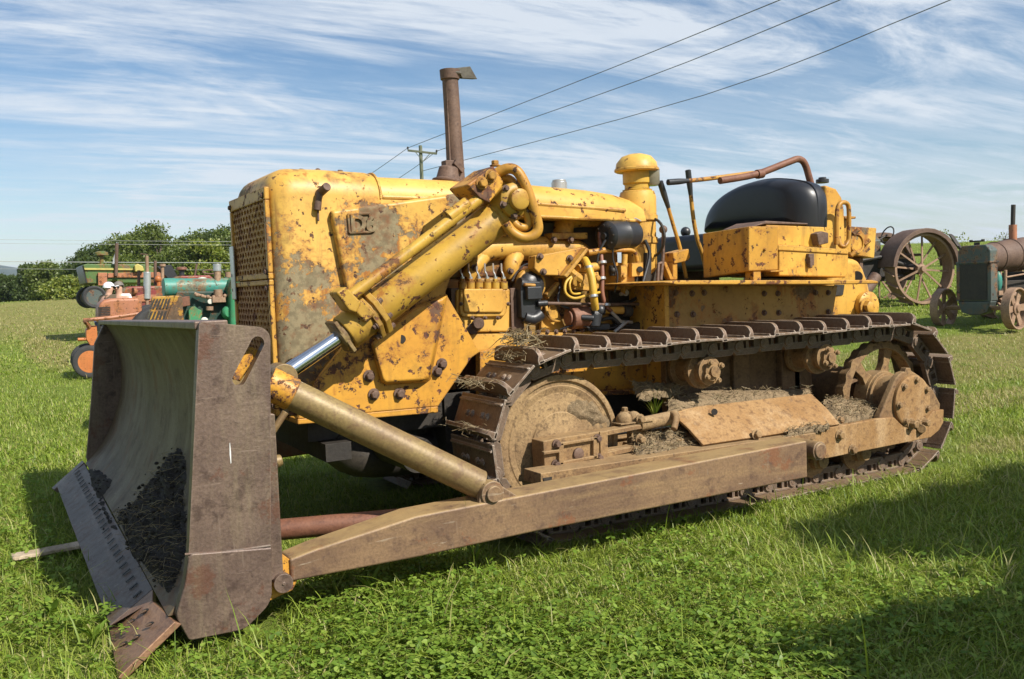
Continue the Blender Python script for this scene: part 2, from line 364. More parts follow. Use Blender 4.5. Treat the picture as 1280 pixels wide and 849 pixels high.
# crank handle stub on the nose, seam and side panel with raised emblem plate
p = S(399, 243, -.46)
b = MB(); b.cyl(p + Vector((0, .02, 0)), p + Vector((.02, -.085, .035)), .024); b.cyl(p + Vector((-.02, -.012, -.09)), p + Vector((-.005, -.02, .01)), .022, .017)
b.cyl(p + Vector((-.015,-.008,-.15)), p + Vector((-.015,-.008,-.08)), .006)
P('latch', b, 'rust', nose)
b = MB(); b.sp([(414,263),(590,239),(600,296),(540,372),(500,480),(470,480),(440,392)], -.505, -.44)
side = P('side_panel', b, 'nose', bevel=.022, seg=4)
b = MB(); e0 = [(435,268),(462,267),(464,290),(437,291)]
for i in range(4):
    a_, c_ = S(*e0[i], -.512), S(*e0[(i+1)%4], -.512); b.tube([a_, c_], .007, 6)
em = P('emblem_frame', b, 'nose', side, bevel=0)
def txt(s, px, y, h):
    c = bpy.data.curves.new('t', 'FONT'); c.body = s; c.size = h; c.extrude = .006; c.bevel_depth = .002; c.offset = .004
    o = bpy.data.objects.new('t', c); COL.objects.link(o); dg = bpy.context.evaluated_depsgraph_get()
    me = bpy.data.meshes.new_from_object(o.evaluated_get(dg)); bpy.data.objects.remove(o)
    mb = MB(); q = S(*px, y); mb.add([q + Vector((v.co.x, -v.co.z, v.co.y)) for v in me.vertices], [list(p.vertices) for p in me.polygons]); return mb
P('raised_letters', txt('D6', (438, 289), -.512, .125), 'nose', side, bevel=0)

# ---- hood behind the nose
hd = MB(); rings = []
for x, w, zt, zb, r in ((2.03,.44,2.115,1.87,.13),(2.5,.44,2.105,1.875,.13),(3.1,.44,2.09,1.875,.14),(3.55,.435,2.065,1.86,.15),(3.78,.425,2.04,1.855,.15),(3.92,.40,2.01,1.85,.14),(4.02,.37,1.96,1.85,.10)):
    rings.append(ring(x, w, zt, zb, r))
hd.loft(rings)
hood = P('hood', hd, 'hood', bevel=0)
b = MB(); b.tube([(2.05,-.435,1.985),(2.7,-.438,1.975),(3.8,-.424,1.92)], .014, 8); b.tube([(3.08,-.44,1.876),(3.9,-.405,1.852)], .012, 8)
b.tube([ring(2.037,.452,2.135,.9,.16)[i] for i in range(1, 17)], .008, 6)
P('bead', b, 'hood', hood, bevel=0)
p = S(697, 228, 0); b = MB(); b.cyl((p.x, -.02, 2.06), (p.x, -.02, 2.15), .055); b.cyl((p.x, -.02, 2.15), (p.x, -.02, 2.165), .048); P('filler_cap', b, 'silver', hood)
b = MB()
for x in (1.62, 1.85): b.bolt((x, -.3, 2.13), (0,-.3,1), .015, .02)
b.ball((1.75,-.2,2.155), .018); P('bolt', b, 'rust', nose, bevel=0)
M['flap'] = rusty('dark_flap_iron', (.06,.055,.04), (.10,.09,.065), (.05,.035,.025), 6, .6, .1, pit=.3, seed=15)
# ---- exhaust stack
ex = empty  # (no helper)
b = MB(); base = S(571, 224, 0); top = S(562, 90, 0)
base = Vector((base.x, 0, 2.08)); b.tube([base, base.lerp(top, .5), top], [.056, .054, .052], 20)
b.cyl(top - Vector((0,0,.05)), top + Vector((0,0,.012)), .062, .066); b.box((base.x-.062, -.03, 2.09), (base.x-.04, .02, 2.75))
stack = P('exhaust_pipe', b, 'rust', bevel=.002)
q0, q1, q2, q3 = [S(*p, -.02) for p in ((571,85),(588,83),(597,99),(578,98))]
b = MB(); b.prism([q0, q1, q2, q3], (0, .07, .012)); b.cyl(S(566,88,-.05), S(566,88,.07), .014); b.tube([S(566,90,-.05), S(576,92,-.05)], .014, 8)
P('rain_flap', b, 'flap', stack)
b = MB(); o = Vector((base.x - .10, -.05, 2.09))
b.lathe([(.05,0),(.055,.02),(.098,.035),(.10,.05),(.075,.058),(.062,.13),(.045,.14),(.01,.14)], o, (.15,0,1)); b.box((o.x+.0,-.05,2.22), (o.x+.09,.02,2.27)); b.obox((o.x+.085,-.06,2.23),(.03,0,-.03),(0,.02,0),(.01,0,.015)); b.box((o.x+.05,-.04,2.08), (o.x+.08,.01,2.24))
P('rusty_breather', b, 'rust', stack)
# ---- air cleaner and its mushroom cap
ax = Vector((4.08, -.2, 0)); b = MB()
b.lathe([(.03,1.46),(.10,1.48),(.125,1.53),(.125,1.70),(.135,1.705),(.135,1.745),(.125,1.75),(.125,1.86),(.14,1.865),(.14,1.90),(.132,1.905),(.132,2.03),(.12,2.07),(.08,2.085),(.07,2.09)], ax, (0,0,1))
b.tube([(4.0,-.26,1.72),(3.92,-.33,1.70)], .03, 8)
ac = P('air_cleaner', b, 'engine', bevel=0)
b = MB(); b.lathe([(.10,2.06),(.105,2.085),(.088,2.09),(.088,2.12),(.10,2.13),(.10,2.235),(.11,2.24)], ax, (0,0,1)); P('neck', b, 'barrel', ac, bevel=0)
b = MB(); b.lathe([(.01,2.11),(.05,2.11),(.063,2.13),(.065,2.225),(.03,2.23)], ax + Vector((.085,-.05,0)), (0,0,1)); P('dust_bowl', b, 'glass', ac, bevel=0)
b = MB(); b.lathe([(.05,2.215),(.145,2.21),(.158,2.218),(.158,2.232),(.15,2.236),(.142,2.275),(.105,2.318),(.05,2.336),(.005,2.34)], ax, (0,0,1)); P('mushroom_cap', b, 'hood', ac, bevel=0)

# ---- engine
b = MB(); b.box((2.05,-.25,.75), (4.15,.28,1.50)); b.box((2.35,-.20,1.5), (3.9,.25,1.66))
eng = P('engine_block', b, 'block', bevel=.02)
b = MB(); b.box((2.3,-.2,1.66), (4.0,.30,1.855)); P('rocker_cover', b, 'dark', eng)
b = MB()       # exhaust manifold with three legs and the upright to the hood
b.tube([S(590,334,-.20), S(600,316,-.20), S(625,310,-.20), S(668,311,-.20), S(715,314,-.20), S(733,318,-.20)], [.065,.08,.08,.085,.09,.05], 14, sm=4)
for a_, c_, r in (((605,318),(586,347),.05),((645,318),(637,345),.055),((700,320),(700,345),.06)): b.tube([S(*a_, -.21), S((a_[0]+c_[0])/2-2, (a_[1]+c_[1])/2, -.26), S(*c_, -.24)], [r*1.1, r, r*1.1], 12, sm=3)
b.tube([S(705,300,-.22), S(704,285,-.21), S(712,272,-.18), S(745,268,-.2)], [.075,.07,.08,.09], 14, sm=4); b.box(S(690,299,-.30), S(716,293,-.12))
mf = P('exhaust_manifold', b, 'engine', eng)
b = MB()
for px in ((692,300),(713,300),(675,321),(679,340),(712,323),(638,339),(593,335)): b.bolt(S(*px, -.475 if px in ((675,321),(679,340),(712,323)) else -.30), (0,-1,0), .016, .022)
P('bolt', b, 'rust', mf, bevel=0)
b = MB(); b.sp([(669,320),(734,308),(706,345),(676,344),(668,336)], -.47, -.38); b.sp([(734,309),(737,312),(709,348),(705,345)], -.53, -.40)
P('cover_plate', b, 'engine', eng, bevel=.008)
b = MB(); b.sp([(571,362),(638,361),(637,415),(570,416)], -.42, -.27)
pump = P('fuel_injection_pump', b, 'engine', eng, bevel=.012)
b = MB(); b.sp([(576,362),(633,362),(634,390),(630,396),(579,397),(575,392)], -.445, -.41); P('pump_cover', b, 'engine', pump, bevel=.012, seg=3)
b = MB(); b.sp([(580,361),(630,361),(630,388),(627,391),(582,391),(580,388)], -.462, -.44); P('embossed_panel', b, 'engine', pump, bevel=.01, seg=3)
b = MB()
for px in (576,590,606,622,635): b.bolt(S(px, 397.5 if px not in (576,635) else 380, -.44), (0,-1,0), .009, .02)
b.cyl(S(598,404,-.42), S(598,405,-.50), .036); b.cyl(S(598,405,-.49), S(598,405,-.52), .028); b.cyl(S(591,411,-.42), S(591,411,-.45), .035)
P('fitting', b, 'rust', pump, bevel=.003)
b = MB()
for k in range(6):
    px = 578 + k*10.3; b.cyl(S(px,362,-.40), S(px,353,-.40), .026); b.bolt(S(px,353,-.40), (0,0,1), .018, .02)
P('delivery_valve', b, 'barrel', pump, bevel=.002)
b = MB()
for k in range(6):
    px = 578 + k*10.3; b.tube([S(px,352,-.40), S(px-.3,344,-.40), S(px-2.5,339,-.39), S(px-3,330,-.34)], .006, 6, sm=3); b.cyl(S(px,352,-.40), S(px,346,-.40), .013)
P('fuel_pipe', b, 'silver', pump, bevel=0)
for px in (566, 640):
    b = MB(); b.box(S(px,416,-.40), S(px+4,360,-.30)); P('bracket', b, 'rust', pump)
# governor (black)
b = MB(); b.ball(S(664,357,-.40), .092, 16, (1,.6,1.0)); b.sp([(655,352),(676,352),(677,400),(660,402),(652,397),(651,360)], -.46, -.33)
b.tube([S(655,396,-.44), S(666,399,-.45), S(676,392,-.45)], .04, 10, sm=3); b.cyl(S(648,355,-.42), S(656,357,-.42), .045)
b.box(S(660,375,-.50), S(672,358,-.44)); b.cyl(S(671,380,-.47), S(684,379,-.47), .02)
P('governor', b, 'black', eng, bevel=.008)
b = MB(); b.lathe([(.11,0),(.105,.03),(.05,.045)], S(662,356,-.36), (0,-1,0)); b.cyl(S(655,356,-.48), S(669,357,-.48), .011)
b.sp([(683,368),(698,352),(700,355),(686,374)], -.40, -.36); b.tube([S(682,378,-.38), S(684,392,-.40), S(690,400,-.38), S(700,401,-.36)], .012, 8, sm=4)
b.sp([(677,402),(688,376),(694,380),(710,416),(676,416)], -.30, -.27)
P('governor_housing', b, 'engine', eng, bevel=.004)
b = MB(); b.tube([S(681,379,-.47), S(760,381,-.47)], .010, 8); b.tube([S(748,381,-.43), S(806,380,-.43)], .011, 8); P('control_rod', b, 'rust', eng, bevel=0)
# fuel filter group: yellow body, red canister, hoses
b = MB(); b.sp([(716,345),(748,340),(752,358),(744,364),(718,362)], -.44, -.30); b.cyl(S(712,345,-.40), S(722,351,-.47), .04); b.cyl(S(722,336,-.42), S(748,333,-.40), .028)
b.tube([S(711,338,-.42), S(718,344,-.46), S(727,350,-.46)], .03, 8); b.bolt(S(745,348,-.44), (0,-1,0), .02, .03); b.bolt(S(724,356,-.44), (0,-1,0), .02, .03)
P('fuel_filter', b, 'engine', eng, bevel=.008)
b = MB(); b.cyl(S(712,398,-.42), S(733,396,-.42), .075); b.cyl(S(709,398,-.42), S(712,398,-.42), .05); P('rusty_canister', b, 'redrust', eng, bevel=.008)
b = MB(); b.cyl(S(733,396,-.43), S(747,395,-.43), .06); b.cyl(S(743,392,-.46), S(743,408,-.46), .045); b.tube([S(726,397,-.48), S(742,398,-.52)], .022, 8); b.ball(S(750,388,-.46), .04); b.box(S(736,414,-.46), S(752,404,-.36))
P('valve_fitting', b, 'black', eng, bevel=.006)
b = MB(); b.tube([S(731,325,-.42), S(736,335,-.50), S(740,350,-.53), S(742,370,-.54), S(744,386,-.50)], .026, 12, sm=5); P('thick_hose', b, 'yhose', eng, bevel=0)
b = MB(); b.tube([S(720,342,-.46), S(708,352,-.46), S(707,366,-.47), S(718,373,-.48), S(735,369,-.5), S(752,365,-.44)], .009, 8, sm=5); b.tube([S(716,345,-.46), S(712,356,-.48), S(716,367,-.48), S(730,366,-.46)], .007, 8, sm=5)
P('thin_hose', b, 'yhose', eng, bevel=0)
b = MB(); b.tube([S(776,277,-.36), S(758,278,-.36), S(750,288,-.37), S(751,312,-.40), S(753,340,-.44), S(753,366,-.46), S(758,383,-.46), S(768,392,-.42)], .014, 10, sm=5)
P('brown_hose', b, 'copper', eng, bevel=0)
b = MB(); b.tube([S(752,314,-.42), S(775,313,-.42), S(792,314,-.42), S(797,328,-.42)], .014, 10, sm=4); b.tube([S(735,316,-.40), S(756,313,-.42)], .022, 10); P('yellow_pipe', b, 'rusthose', eng, bevel=0)
# generator (black drum with chrome regulator)
a_, c_ = S(757,295,-.42), S(806,292,-.30)
b = MB(); u = (c_-a_).normalized(); b.lathe([(.02,-.005),(.06,-.012),(.085,0),(.098,.012),(.098,.16),(.101,.165),(.101,.18),(.098,.185),(.098,.27),(.09,.30),(.05,.31)], a_, u, 28); b.cyl(a_-u*.03, a_, .022)
gen = P('generator', b, 'black', eng, bevel=0)
b = MB()
for k in range(8):
    t_ = 2*math.pi*k/8; v = u.orthogonal().normalized(); w = u.cross(v); b.bolt(a_ - u*.004 + (v*math.cos(t_)+w*math.sin(t_))*.07, -u, .007, .01)
P('bolt', b, 'dark', gen, bevel=0)
b = MB(); p = S(774,277,-.36); b.cyl(p+Vector((-.05,0,0)), p+Vector((.05,0,.01)), .033); b.box(p+Vector((-.06,-.03,-.04)), p+Vector((.05,.03,-.012))); b.tube([p+Vector((.04,-.03,-.01)), p+Vector((.09,-.04,.02)), p+Vector((.16,-.03,.0))], .007, 6, sm=3); b.cyl(p+Vector((-.05,-.03,.02)), p+Vector((-.02,-.03,.055)), .008)
P('regulator', b, 'silver', gen, bevel=.004)
b = MB()
for px, py in ((805,294),(812,295)): pass
v_ = S(816,297,-.30); b.tube([v_+Vector((0,-.13*math.cos(t),.13*math.sin(t))) for t in [2*math.pi*i/24 for i in range(25)]], .01, 8); P('clamp_ring', b, 'dark', gen, bevel=0)
# magneto / hydraulic group under the generator
b = MB(); b.sp([(770,328),(792,330),(794,358),(782,364),(768,362)], -.40, -.28); b.sp([(776,332),(784,332),(784,358),(777,358)], -.46, -.40); b.cyl(S(781,318,-.43), S(780,334,-.43), .02); b.bolt(S(779,345,-.46), (0,-1,0), .016, .02)
b.sp([(790,329),(804,328),(804,345),(790,346)], -.44, -.36); b.tube([S(780,358,-.40), S(779,368,-.42)], .02, 8)
b.tube([S(748,384,-.42), S(760,388,-.42), S(779,388,-.44)], .026, 10); b.sp([(748,388),(757,386),(770,412),(752,416)], -.36, -.28)
P('valve_block', b, 'engine', eng, bevel=.006)
b = MB(); b.cyl(S(800,337,-.445), S(800,337,-.46), .022); b.cyl(S(779,389,-.44), S(788,389,-.44), .04); b.cyl(S(765,332,-.42), S(766,345,-.42), .022); b.ball(S(766,338,-.44), .02); b.box(S(770,416,-.44), S(806,402,-.30)); b.tube([S(752,400,-.42), S(766,398,-.44), S(780,408,-.44), S(800,404,-.42)], .014, 8, sm=3)
b.box(S(764,402,-.275), S(812,346,-.2)); b.sp([(806,316),(815,316),(814,352),(806,354)], -.33,-.28)
P('linkage', b, 'dark', eng, bevel=.005)
b = MB(); b.tube([S(775,368,-.42), S(784,366,-.42)], .012, 8); b.bolt(S(782,366,-.42),(0,-1,0),.016,.02); b.tube([S(764,390,-.45), S(776,402,-.45), S(790,403,-.45)], .012, 8); b.tube([S(768,415,-.46), S(783,403,-.46)], .012, 8)
P('grease_fitting', b, 'silver', eng, bevel=0)
# oil pan, bell housing, sill of the engine
b = MB(); b.sp([(575,418),(700,416),(770,413),(770,424),(600,440),(575,436)], -.42, -.30); P('engine_sill', b, 'engine', eng)
b = MB(); 
for k in range(9): b.bolt(S(662+k*11, 416-k*.5, -.42), (0,-1,0), .011, .014)
P('bolt', b, 'rust', eng, bevel=0)
b = MB(); b.sp([(806,330),(826,330),(826,420),(806,420)], -.30, .3); P('bell_housing', b, 'dark', bevel=.02)

b = MB()
for pts_ in ([(690,330,-.30),(700,352,-.36),(698,378,-.40),(712,386,-.42)], [(640,352,-.38),(648,338,-.30),(662,330,-.24),(690,342,-.26)], [(757,300,-.44),(748,318,-.42),(746,345,-.40),(752,372,-.38)], [(806,300,-.34),(812,318,-.36),(806,345,-.38),(796,372,-.40),(776,380,-.42)],
             [(700,412,-.40),(722,406,-.46),(745,412,-.46),(770,409,-.44)], [(768,300,-.46),(766,322,-.44),(772,345,-.46),(768,366,-.44)]):
    b.tube([S(*p_) for p_ in pts_], random.choice((.006,.009,.012)), 8, sm=5)
P('hose', b, 'black', eng, bevel=0)
b = MB()
for px, py, y_ in ((742,372,-.545),(736,336,-.50),(753,330,-.43),(752,350,-.445),(758,383,-.46)): b.lathe([(.03,0),(.03,.018)], S(px,py,y_), (0,.2,1), 14)
P('clamp', b, 'silver', eng, bevel=.002)
# ---- front bracket plates (carry the lift cylinder)
b = MB(); b.sp([(372,524),(548,508),(590,447),(600,440),(557,366),(563,348),(614,296),(600,282),(440,420),(400,470)], -.60, -.56)
br = P('front_bracket', b, 'bracket', bevel=.006)
b = MB()
o_ = [(466,430),(478,474),(482,478),(531,475),(536,471),(556,372),(520,385)]; hi = [S(*p, -.66) for p in o_]; c = sum(hi, Vector())/len(hi)
b.loft([[S(*p, -.595) + (S(*p,-.595)-S(*c_px,-.595))*.10 for p in o_] for c_px in [(505,435)]] + [hi])
P('raised_cover', b, 'bracket', br, bevel=.014, seg=3)
b = MB(); b.cyl(S(502,424,-.662), S(502,424,-.655), .024); P('hole', b, 'dark', br, bevel=0)
for px in ((461,470),(467,493),(499,492),(546,464),(552,455)):
    b = MB(); b.bolt(S(*px, -.602), (0,-1,0), .024, .03); P('bolt', b, 'rust', br, bevel=.002)
b = MB(); b.sp([(596,300),(622,262),(650,248),(645,272),(610,305)], -.62, -.42); b.sp([(372,524),(548,508),(548,516),(372,531)], -.60, .60)
P('trunnion_support', b, 'bracket', br, bevel=.006)
for x0 in (.5,):
    b = MB(); b.box((1.5,.56,.78), (2.5,.60,1.5)); P('far_bracket', b, 'bracket', bevel=.006)

# ---- lift cylinder
A, B = S(461,394,-.80), S(630,266,-.80); u = (B-A).normalized()
b = MB(); L = (B-A).length; b.lathe([(.10,0),(.104,.01),(.104,L-.09),(.112,L-.085),(.112,L-.03),(.104,L-.02),(.09,L)], A, u, 36)
cy = P('lift_cylinder', b, 'barrel', bevel=0)
b = MB(); perp = u.cross(Vector((0,1,0))).normalized()
fl = A + u*.02
pts = []
for k in range(8):
    t = 2*math.pi*(k+.5)/8; pts.append(fl + perp*math.cos(t)*(.150) + Vector((0,1,0))*math.sin(t)*.125)
b.prism(pts, u*.035); pts2 = [p - u*.045 for p in pts]; b.prism(pts2, u*.03); b.lathe([(.095,-.17),(.1,-.16),(.1,-.02)], A, u, 28)
P('end_flange', b, 'barrel', cy, bevel=.006)
b = MB(); b.lathe([(.062,-.215),(.082,-.21),(.085,-.17)], A, u, 24); b.prism([A - u*.205 + perp*sx*.095 + Vector((0,sy*.08,0)) for sx, sy in ((-1,-1),(1,-1),(1,1),(-1,1))], u*.022)
P('gland', b, 'tube', cy, bevel=.005)
for k in range(8):
    b = MB(); t = 2*math.pi*(k+.5)/8; q = fl + perp*math.cos(t)*.125 + Vector((0,math.sin(t)*.105,0)); b.bolt(q + u*.035, u, .014, .022); b.bolt(q - u*.045, -u, .014, .022)
    P('bolt', b, 'rust', cy, bevel=0)
rod_end = S(351,471,-.84)
b = MB(); b.cyl(rod_end, A - u*.16, .043, n=32); rod = P('piston_rod', b, 'chrome', cy, bevel=0)
b = MB(); b.cyl(rod_end + Vector((0,-.07,0)), rod_end + Vector((0,.07,0)), .07); b.cyl(rod_end + Vector((.0,-.12,-.02)), rod_end + Vector((0,.12,-.02)), .03); P('rod_eye', b, 'tube', cy, bevel=.006)
b = MB(); b.tube([S(433,374,-.90), S(600,248,-.90)], .032, 16); b.tube([S(560,272,-.9), S(584,254,-.9)], .037, 16); P('pressure_pipe', b, 'barrel', cy, bevel=0)
b = MB(); b.sp([(420,366),(433,358),(452,378),(446,392),(436,388)], -.95, -.82); b.sp([(438,384),(452,374),(470,392),(458,404)], -.93, -.8); P('pipe_block', b, 'barrel', cy, bevel=.012, seg=3)
b = MB(); b.sp([(584,231),(617,207),(630,227),(627,235),(612,254),(600,248)], -.94, -.70); yk = P('yoke', b, 'bracket', cy, bevel=.010, seg=3)
b = MB(); b.bolt(S(602,229,-.94), (0,-1,0), .026, .03); b.bolt(S(613,220,-.94), (0,-1,0), .026, .03); b.bolt(S(619,208,-.85), (0,0,1), .022, .03)
P('bolt', b, 'rusthose', yk, bevel=.002)
tc = S(630,253,-.80)
b = MB(); b.lathe([(.115,.0),(.12,.04),(.12,.12),(.10,.15),(.10,.20),(.085,.215),(.062,.22),(.060,.255),(.045,.262),(.01,.262)], tc + Vector((0,.06,0)), (0,-1,0), 28); b.cyl(tc + Vector((0,.06,0)), tc + Vector((0,.45,0)), .07)
tr = P('trunnion', b, 'barrel', cy, bevel=.003)
b = MB()
for k in range(6):
    t = 2*math.pi*k/6+.3; b.bolt(tc + Vector((math.cos(t)*.092, -.145, math.sin(t)*.092)), (0,-1,0), .015, .02)
P('bolt', b, 'rust', tr, bevel=0)
b = MB(); b.tube([S(620,217,-.88), S(634,211,-.92), S(646,214,-.95), S(656,230,-.97), S(664,252,-.98), S(671,275,-.98), S(672,288,-.98), S(664,296,-.97), S(652,297,-.95), S(640,290,-.93), S(632,279,-.92)], .030, 14, sm=5)
P('steel_pipe', b, 'rusthose', cy, bevel=0)
b = MB(); b.tube([S(624,222,-.84), S(637,224,-.88), S(647,236,-.92), S(654,256,-.94), S(661,276,-.94), S(657,284,-.93), S(648,283,-.92), S(640,276,-.90), S(633,270,-.88)], .024, 14, sm=5)
P('steel_pipe', b, 'rusthose', cy, bevel=0)

# ---- brace tube, push arm, lug
pa = S(342,482,-1.28); pb = S(600,606,-1.50)
b = MB(); b.cyl(pa, pb, .072, n=28); bt = P('brace_tube', b, 'tube', bevel=.004)
b = MB(); v = (pa-pb).normalized(); b.cyl(pa - v*.10, pa + v*.03, .078, n=28); P('rusty_sleeve', b, 'bracket', bt, bevel=.006)
b = MB(); b.tube([pb - Vector((0,0,0)), S(616,616,-1.5)], [.060,.050], 12); P('tube_end', b, 'dark', bt, bevel=.004)
b = MB()
yo, yi = -1.60, -1.40
fr_ = [(1.08,.30,.20),(1.20,.325,.20),(1.68,.395,.20),(2.30,.41,.215),(4.22,.452,.228)]
rings = []
for x, zt, zb in fr_:
    inn = yi if x > 1.6 else yi - .09*(1.6-x)
    rings.append([(x,yo,zb),(x,yo,zt),(x,inn,zt),(x,inn,zb)])
b.loft(rings); arm = P('push_arm', b, 'arm', bevel=.012, seg=3)
b = MB()
for ya, yb in ((-1.585,-1.555),(-1.445,-1.415)): b.sp([(598,636),(600,622),(606,605),(615,601),(625,606),(656,626)], ya, yb)
lug = P('brace_lug', b, 'arm', arm, bevel=.005)
lp = S(615,617,-1.585)
b = MB(); b.cyl(lp + Vector((0,.18,0)), lp + Vector((0,-.012,0)), .062); b.cyl(lp + Vector((0,-.012,0)), lp + Vector((0,-.03,0)), .040); P('pin', b, 'arm', lug, bevel=.005)
b = MB(); b.sp([(332,690),(352,692),(368,704),(374,722),(366,738),(332,754)], -1.585, -1.54); b.sp([(338,692),(352,694),(366,706),(370,722),(362,736),(338,750)], -1.46, -1.42)
fl_ = P('front_lug', b, 'bracket', arm, bevel=.005)
fp = S(352,727,-1.59); b = MB(); b.cyl(fp + Vector((0,.2,0)), fp + Vector((0,-.035,0)), .042); b.cyl(fp+Vector((0,-.035,0)), fp+Vector((0,-.04,0)), .008); P('pin', b, 'plate', fl_, bevel=.006)
tp = S(1025,564,-1.545); b = MB(); b.cyl(tp + Vector((0,.3,0)), tp, .058, n=28); b.cyl(tp, tp + Vector((0,-.012,0)), .050, .044, n=28); P('pivot_pin', b, 'arm', arm, bevel=.005)
# far arm, brace and cross tubes
b = MB(); b.loft([[(x,-y_,zb),(x,-y_,zt),(x,-y2,zt),(x,-y2,zb)] for x, zt, zb in fr_ for y_, y2 in ((yo,yi),)]); P('push_arm', b, 'arm', bevel=.012)
b = MB(); b.cyl((1.10,1.28,1.02), (2.2,1.5,.42), .072); P('brace_tube', b, 'tube', bevel=.004)
b = MB(); b.cyl(S(330,664,-1.0), S(530,646,-1.25), .052); P('cross_tube', b, 'redrust', bevel=0)
b = MB(); b.cyl((1.0, -1.25, .34), (1.0, 1.4, .34), .05); b.cyl(S(330,556,-.8), S(357,515,-.8), .018); b.tube([S(330,580,-.9), S(345,577,-.9), S(352,575,-.9)], [.03,.035,.028], 10); b.box((.98,-.9,.95), (1.14,-.66,1.12)); b.box((.98,.66,.95), (1.14,.9,1.12))
P('blade_rib', b, 'tube', bevel=.004)
# ---- blade
M['whitemark'] = plain('white_paint_mark', (.7,.69,.66), .6)
YN, YF = -1.62, 2.06
prof = [(.765,1.29),(.80,1.24),(.848,1.12),(.872,.98),(.868,.82),(.835,.66),(.775,.50),(.70,.365),(.585,.235)]
pf = []
for i in range(len(prof)-1):
    for k in range(4):
        t = k/4; a = prof[max(i-1,0)]; b_ = prof[i]; c = prof[i+1]; d = prof[min(i+2,len(prof)-1)]
        pf.append(tuple(.5*((2*b_[j])+(c[j]-a[j])*t+(2*a[j]-5*b_[j]+4*c[j]-d[j])*t*t+(3*b_[j]-a[j]-3*c[j]+d[j])*t**3) for j in (0,1)))
pf.append(prof[-1])
def bz(z, y):                                # the blade sits slightly lower at its near end
    s = (y - YN)/(YF - YN); zb = .0*(1-s) + .09*s; zt = 1.337*(1-s) + 1.286*s
    return zb + (z - .09)*(zt - zb)/(1.29 - .09)
mb = MB(); ys = [YN + (YF-YN)*i/8 for i in range(9)]
front = [[(x - .02*(1-(y-YN)/(YF-YN)), y, bz(z, y)) for x, z in pf] for y in ys]
back = [[(x + .035 - .02*(1-(y-YN)/(YF-YN)), y, bz(z, y)) for x, z in reversed(pf)] for y in ys]
mb.loft([f_ + b_ for f_, b_ in zip(front, back)])
blade = P('blade', mb, 'mold', bevel=.004)
mb = MB()
mb.loft([[(.735,y,bz(1.27,y)),(.735,y,bz(1.30,y)),(.87,y,bz(1.30,y)),(.87,y,bz(1.27,y))] for y in (YN,0,YF)])
mb.loft([[(.93,y,bz(.95,y)),(1.05,y,bz(.93,y)),(1.05,y,bz(.30,y)),(.80,y,bz(.24,y)),(.80,y,bz(.30,y)),(.93,y,bz(.6,y))] for y in (YN+.02,0,YF-.02)])
P('back_frame', mb, 'plate', blade, bevel=.006)
# near end plate with the worn slot
def rounded(pts, k=6):                       # pts: (x,z,r)
    out = []; n = len(pts)
    for i in range(n):
        p = Vector(pts[i][:2]); r = pts[i][2]
        if r <= 0: out.append(p); continue
        a = (Vector(pts[i-1][:2]) - p).normalized(); c = (Vector(pts[(i+1)%n][:2]) - p).normalized(); th = math.acos(max(-1,min(1,a.dot(c))))/2
        d = r/math.tan(th); s0, s1 = p + a*d, p + c*d; ce = p + (a+c).normalized()*(r/math.sin(th))
        a0 = s0-ce; a1 = s1-ce; ang = a0.angle_signed(a1)
        for j in range(k+1): out.append(ce + Matrix.Rotation(-ang*j/k, 2) @ a0)
    return out
yn0, yn1 = -1.655, -1.60
q = lambda px, py: (lambda v: (v.x, v.z))(S(px, py, yn0))
ol = [(*q(249,402),.015),(*q(338,410),.055),(*q(339,752),.10),(*q(306,786),.10),(*q(236,800),.02),(*q(219,770),.06),(*q(231,728),.15),(*q(236,690),.10)]
outl = rounded(ol)
s0, s1 = S(322,429,yn0), S(299,474,yn0); ax_ = (s1-s0).normalized(); nrm = Vector((ax_.z,0,-ax_.x)); hw = .028
slot = []
for i in range(9): t = math.pi*i/8; slot.append(s0 - ax_*math.sin(t)*hw + nrm*math.cos(t)*hw)
for i in range(9): t = math.pi*i/8; slot.append(s1 + ax_*math.sin(t)*hw - nrm*math.cos(t)*hw)
bm = bmesh.new()
def loop_(pts, y): 
    vs = [bm.verts.new(Vector((p[0], y, p[1] if len(p) == 2 else p[2])) - OFF) for p in pts]
    return vs, [bm.edges.new((vs[i], vs[(i+1)%len(vs)])) for i in range(len(vs))]
slot2 = [(p.x, p.z) for p in slot]; o2 = [(p[0], p[1]) for p in outl]
va, ea = loop_(o2, yn0); vb, eb = loop_(slot2, yn0)
r1 = bmesh.ops.triangle_fill(bm, use_beauty=True, use_dissolve=False, edges=ea+eb)
vc, ec = loop_(o2, yn1); vd, ed = loop_(slot2, yn1)
bmesh.ops.triangle_fill(bm, use_beauty=True, use_dissolve=False, edges=ec+ed)
for a, c in ((va,vc),(vb,vd)):
    for i in range(len(a)): bm.faces.new((a[i], a[(i+1)%len(a)], c[(i+1)%len(a)], c[i]))
bmesh.ops.recalc_face_normals(bm, faces=bm.faces)
me = bpy.data.meshes.new('end_plate'); bm.to_mesh(me); bm.free(); me.polygons.foreach_set('use_smooth', [True]*len(me.polygons)); me.set_sharp_from_angle(angle=R_(30)); me.materials.append(M['plate'])
ep = bpy.data.objects.new('end_plate', me); COL.objects.link(ep); ep.parent = blade
bv = ep.modifiers.new('bevel','BEVEL'); bv.width=.010; bv.segments=3; bv.limit_method='ANGLE'; bv.angle_limit=R_(50); bv.harden_normals=True
mb = MB(); mb.tube([S(231,693,yn0-.001), S(280,690,yn0-.002), S(338,682,yn0-.001)], .005, 8); P('weld_seam', mb, 'silver' if False else 'edge', ep, bevel=0)
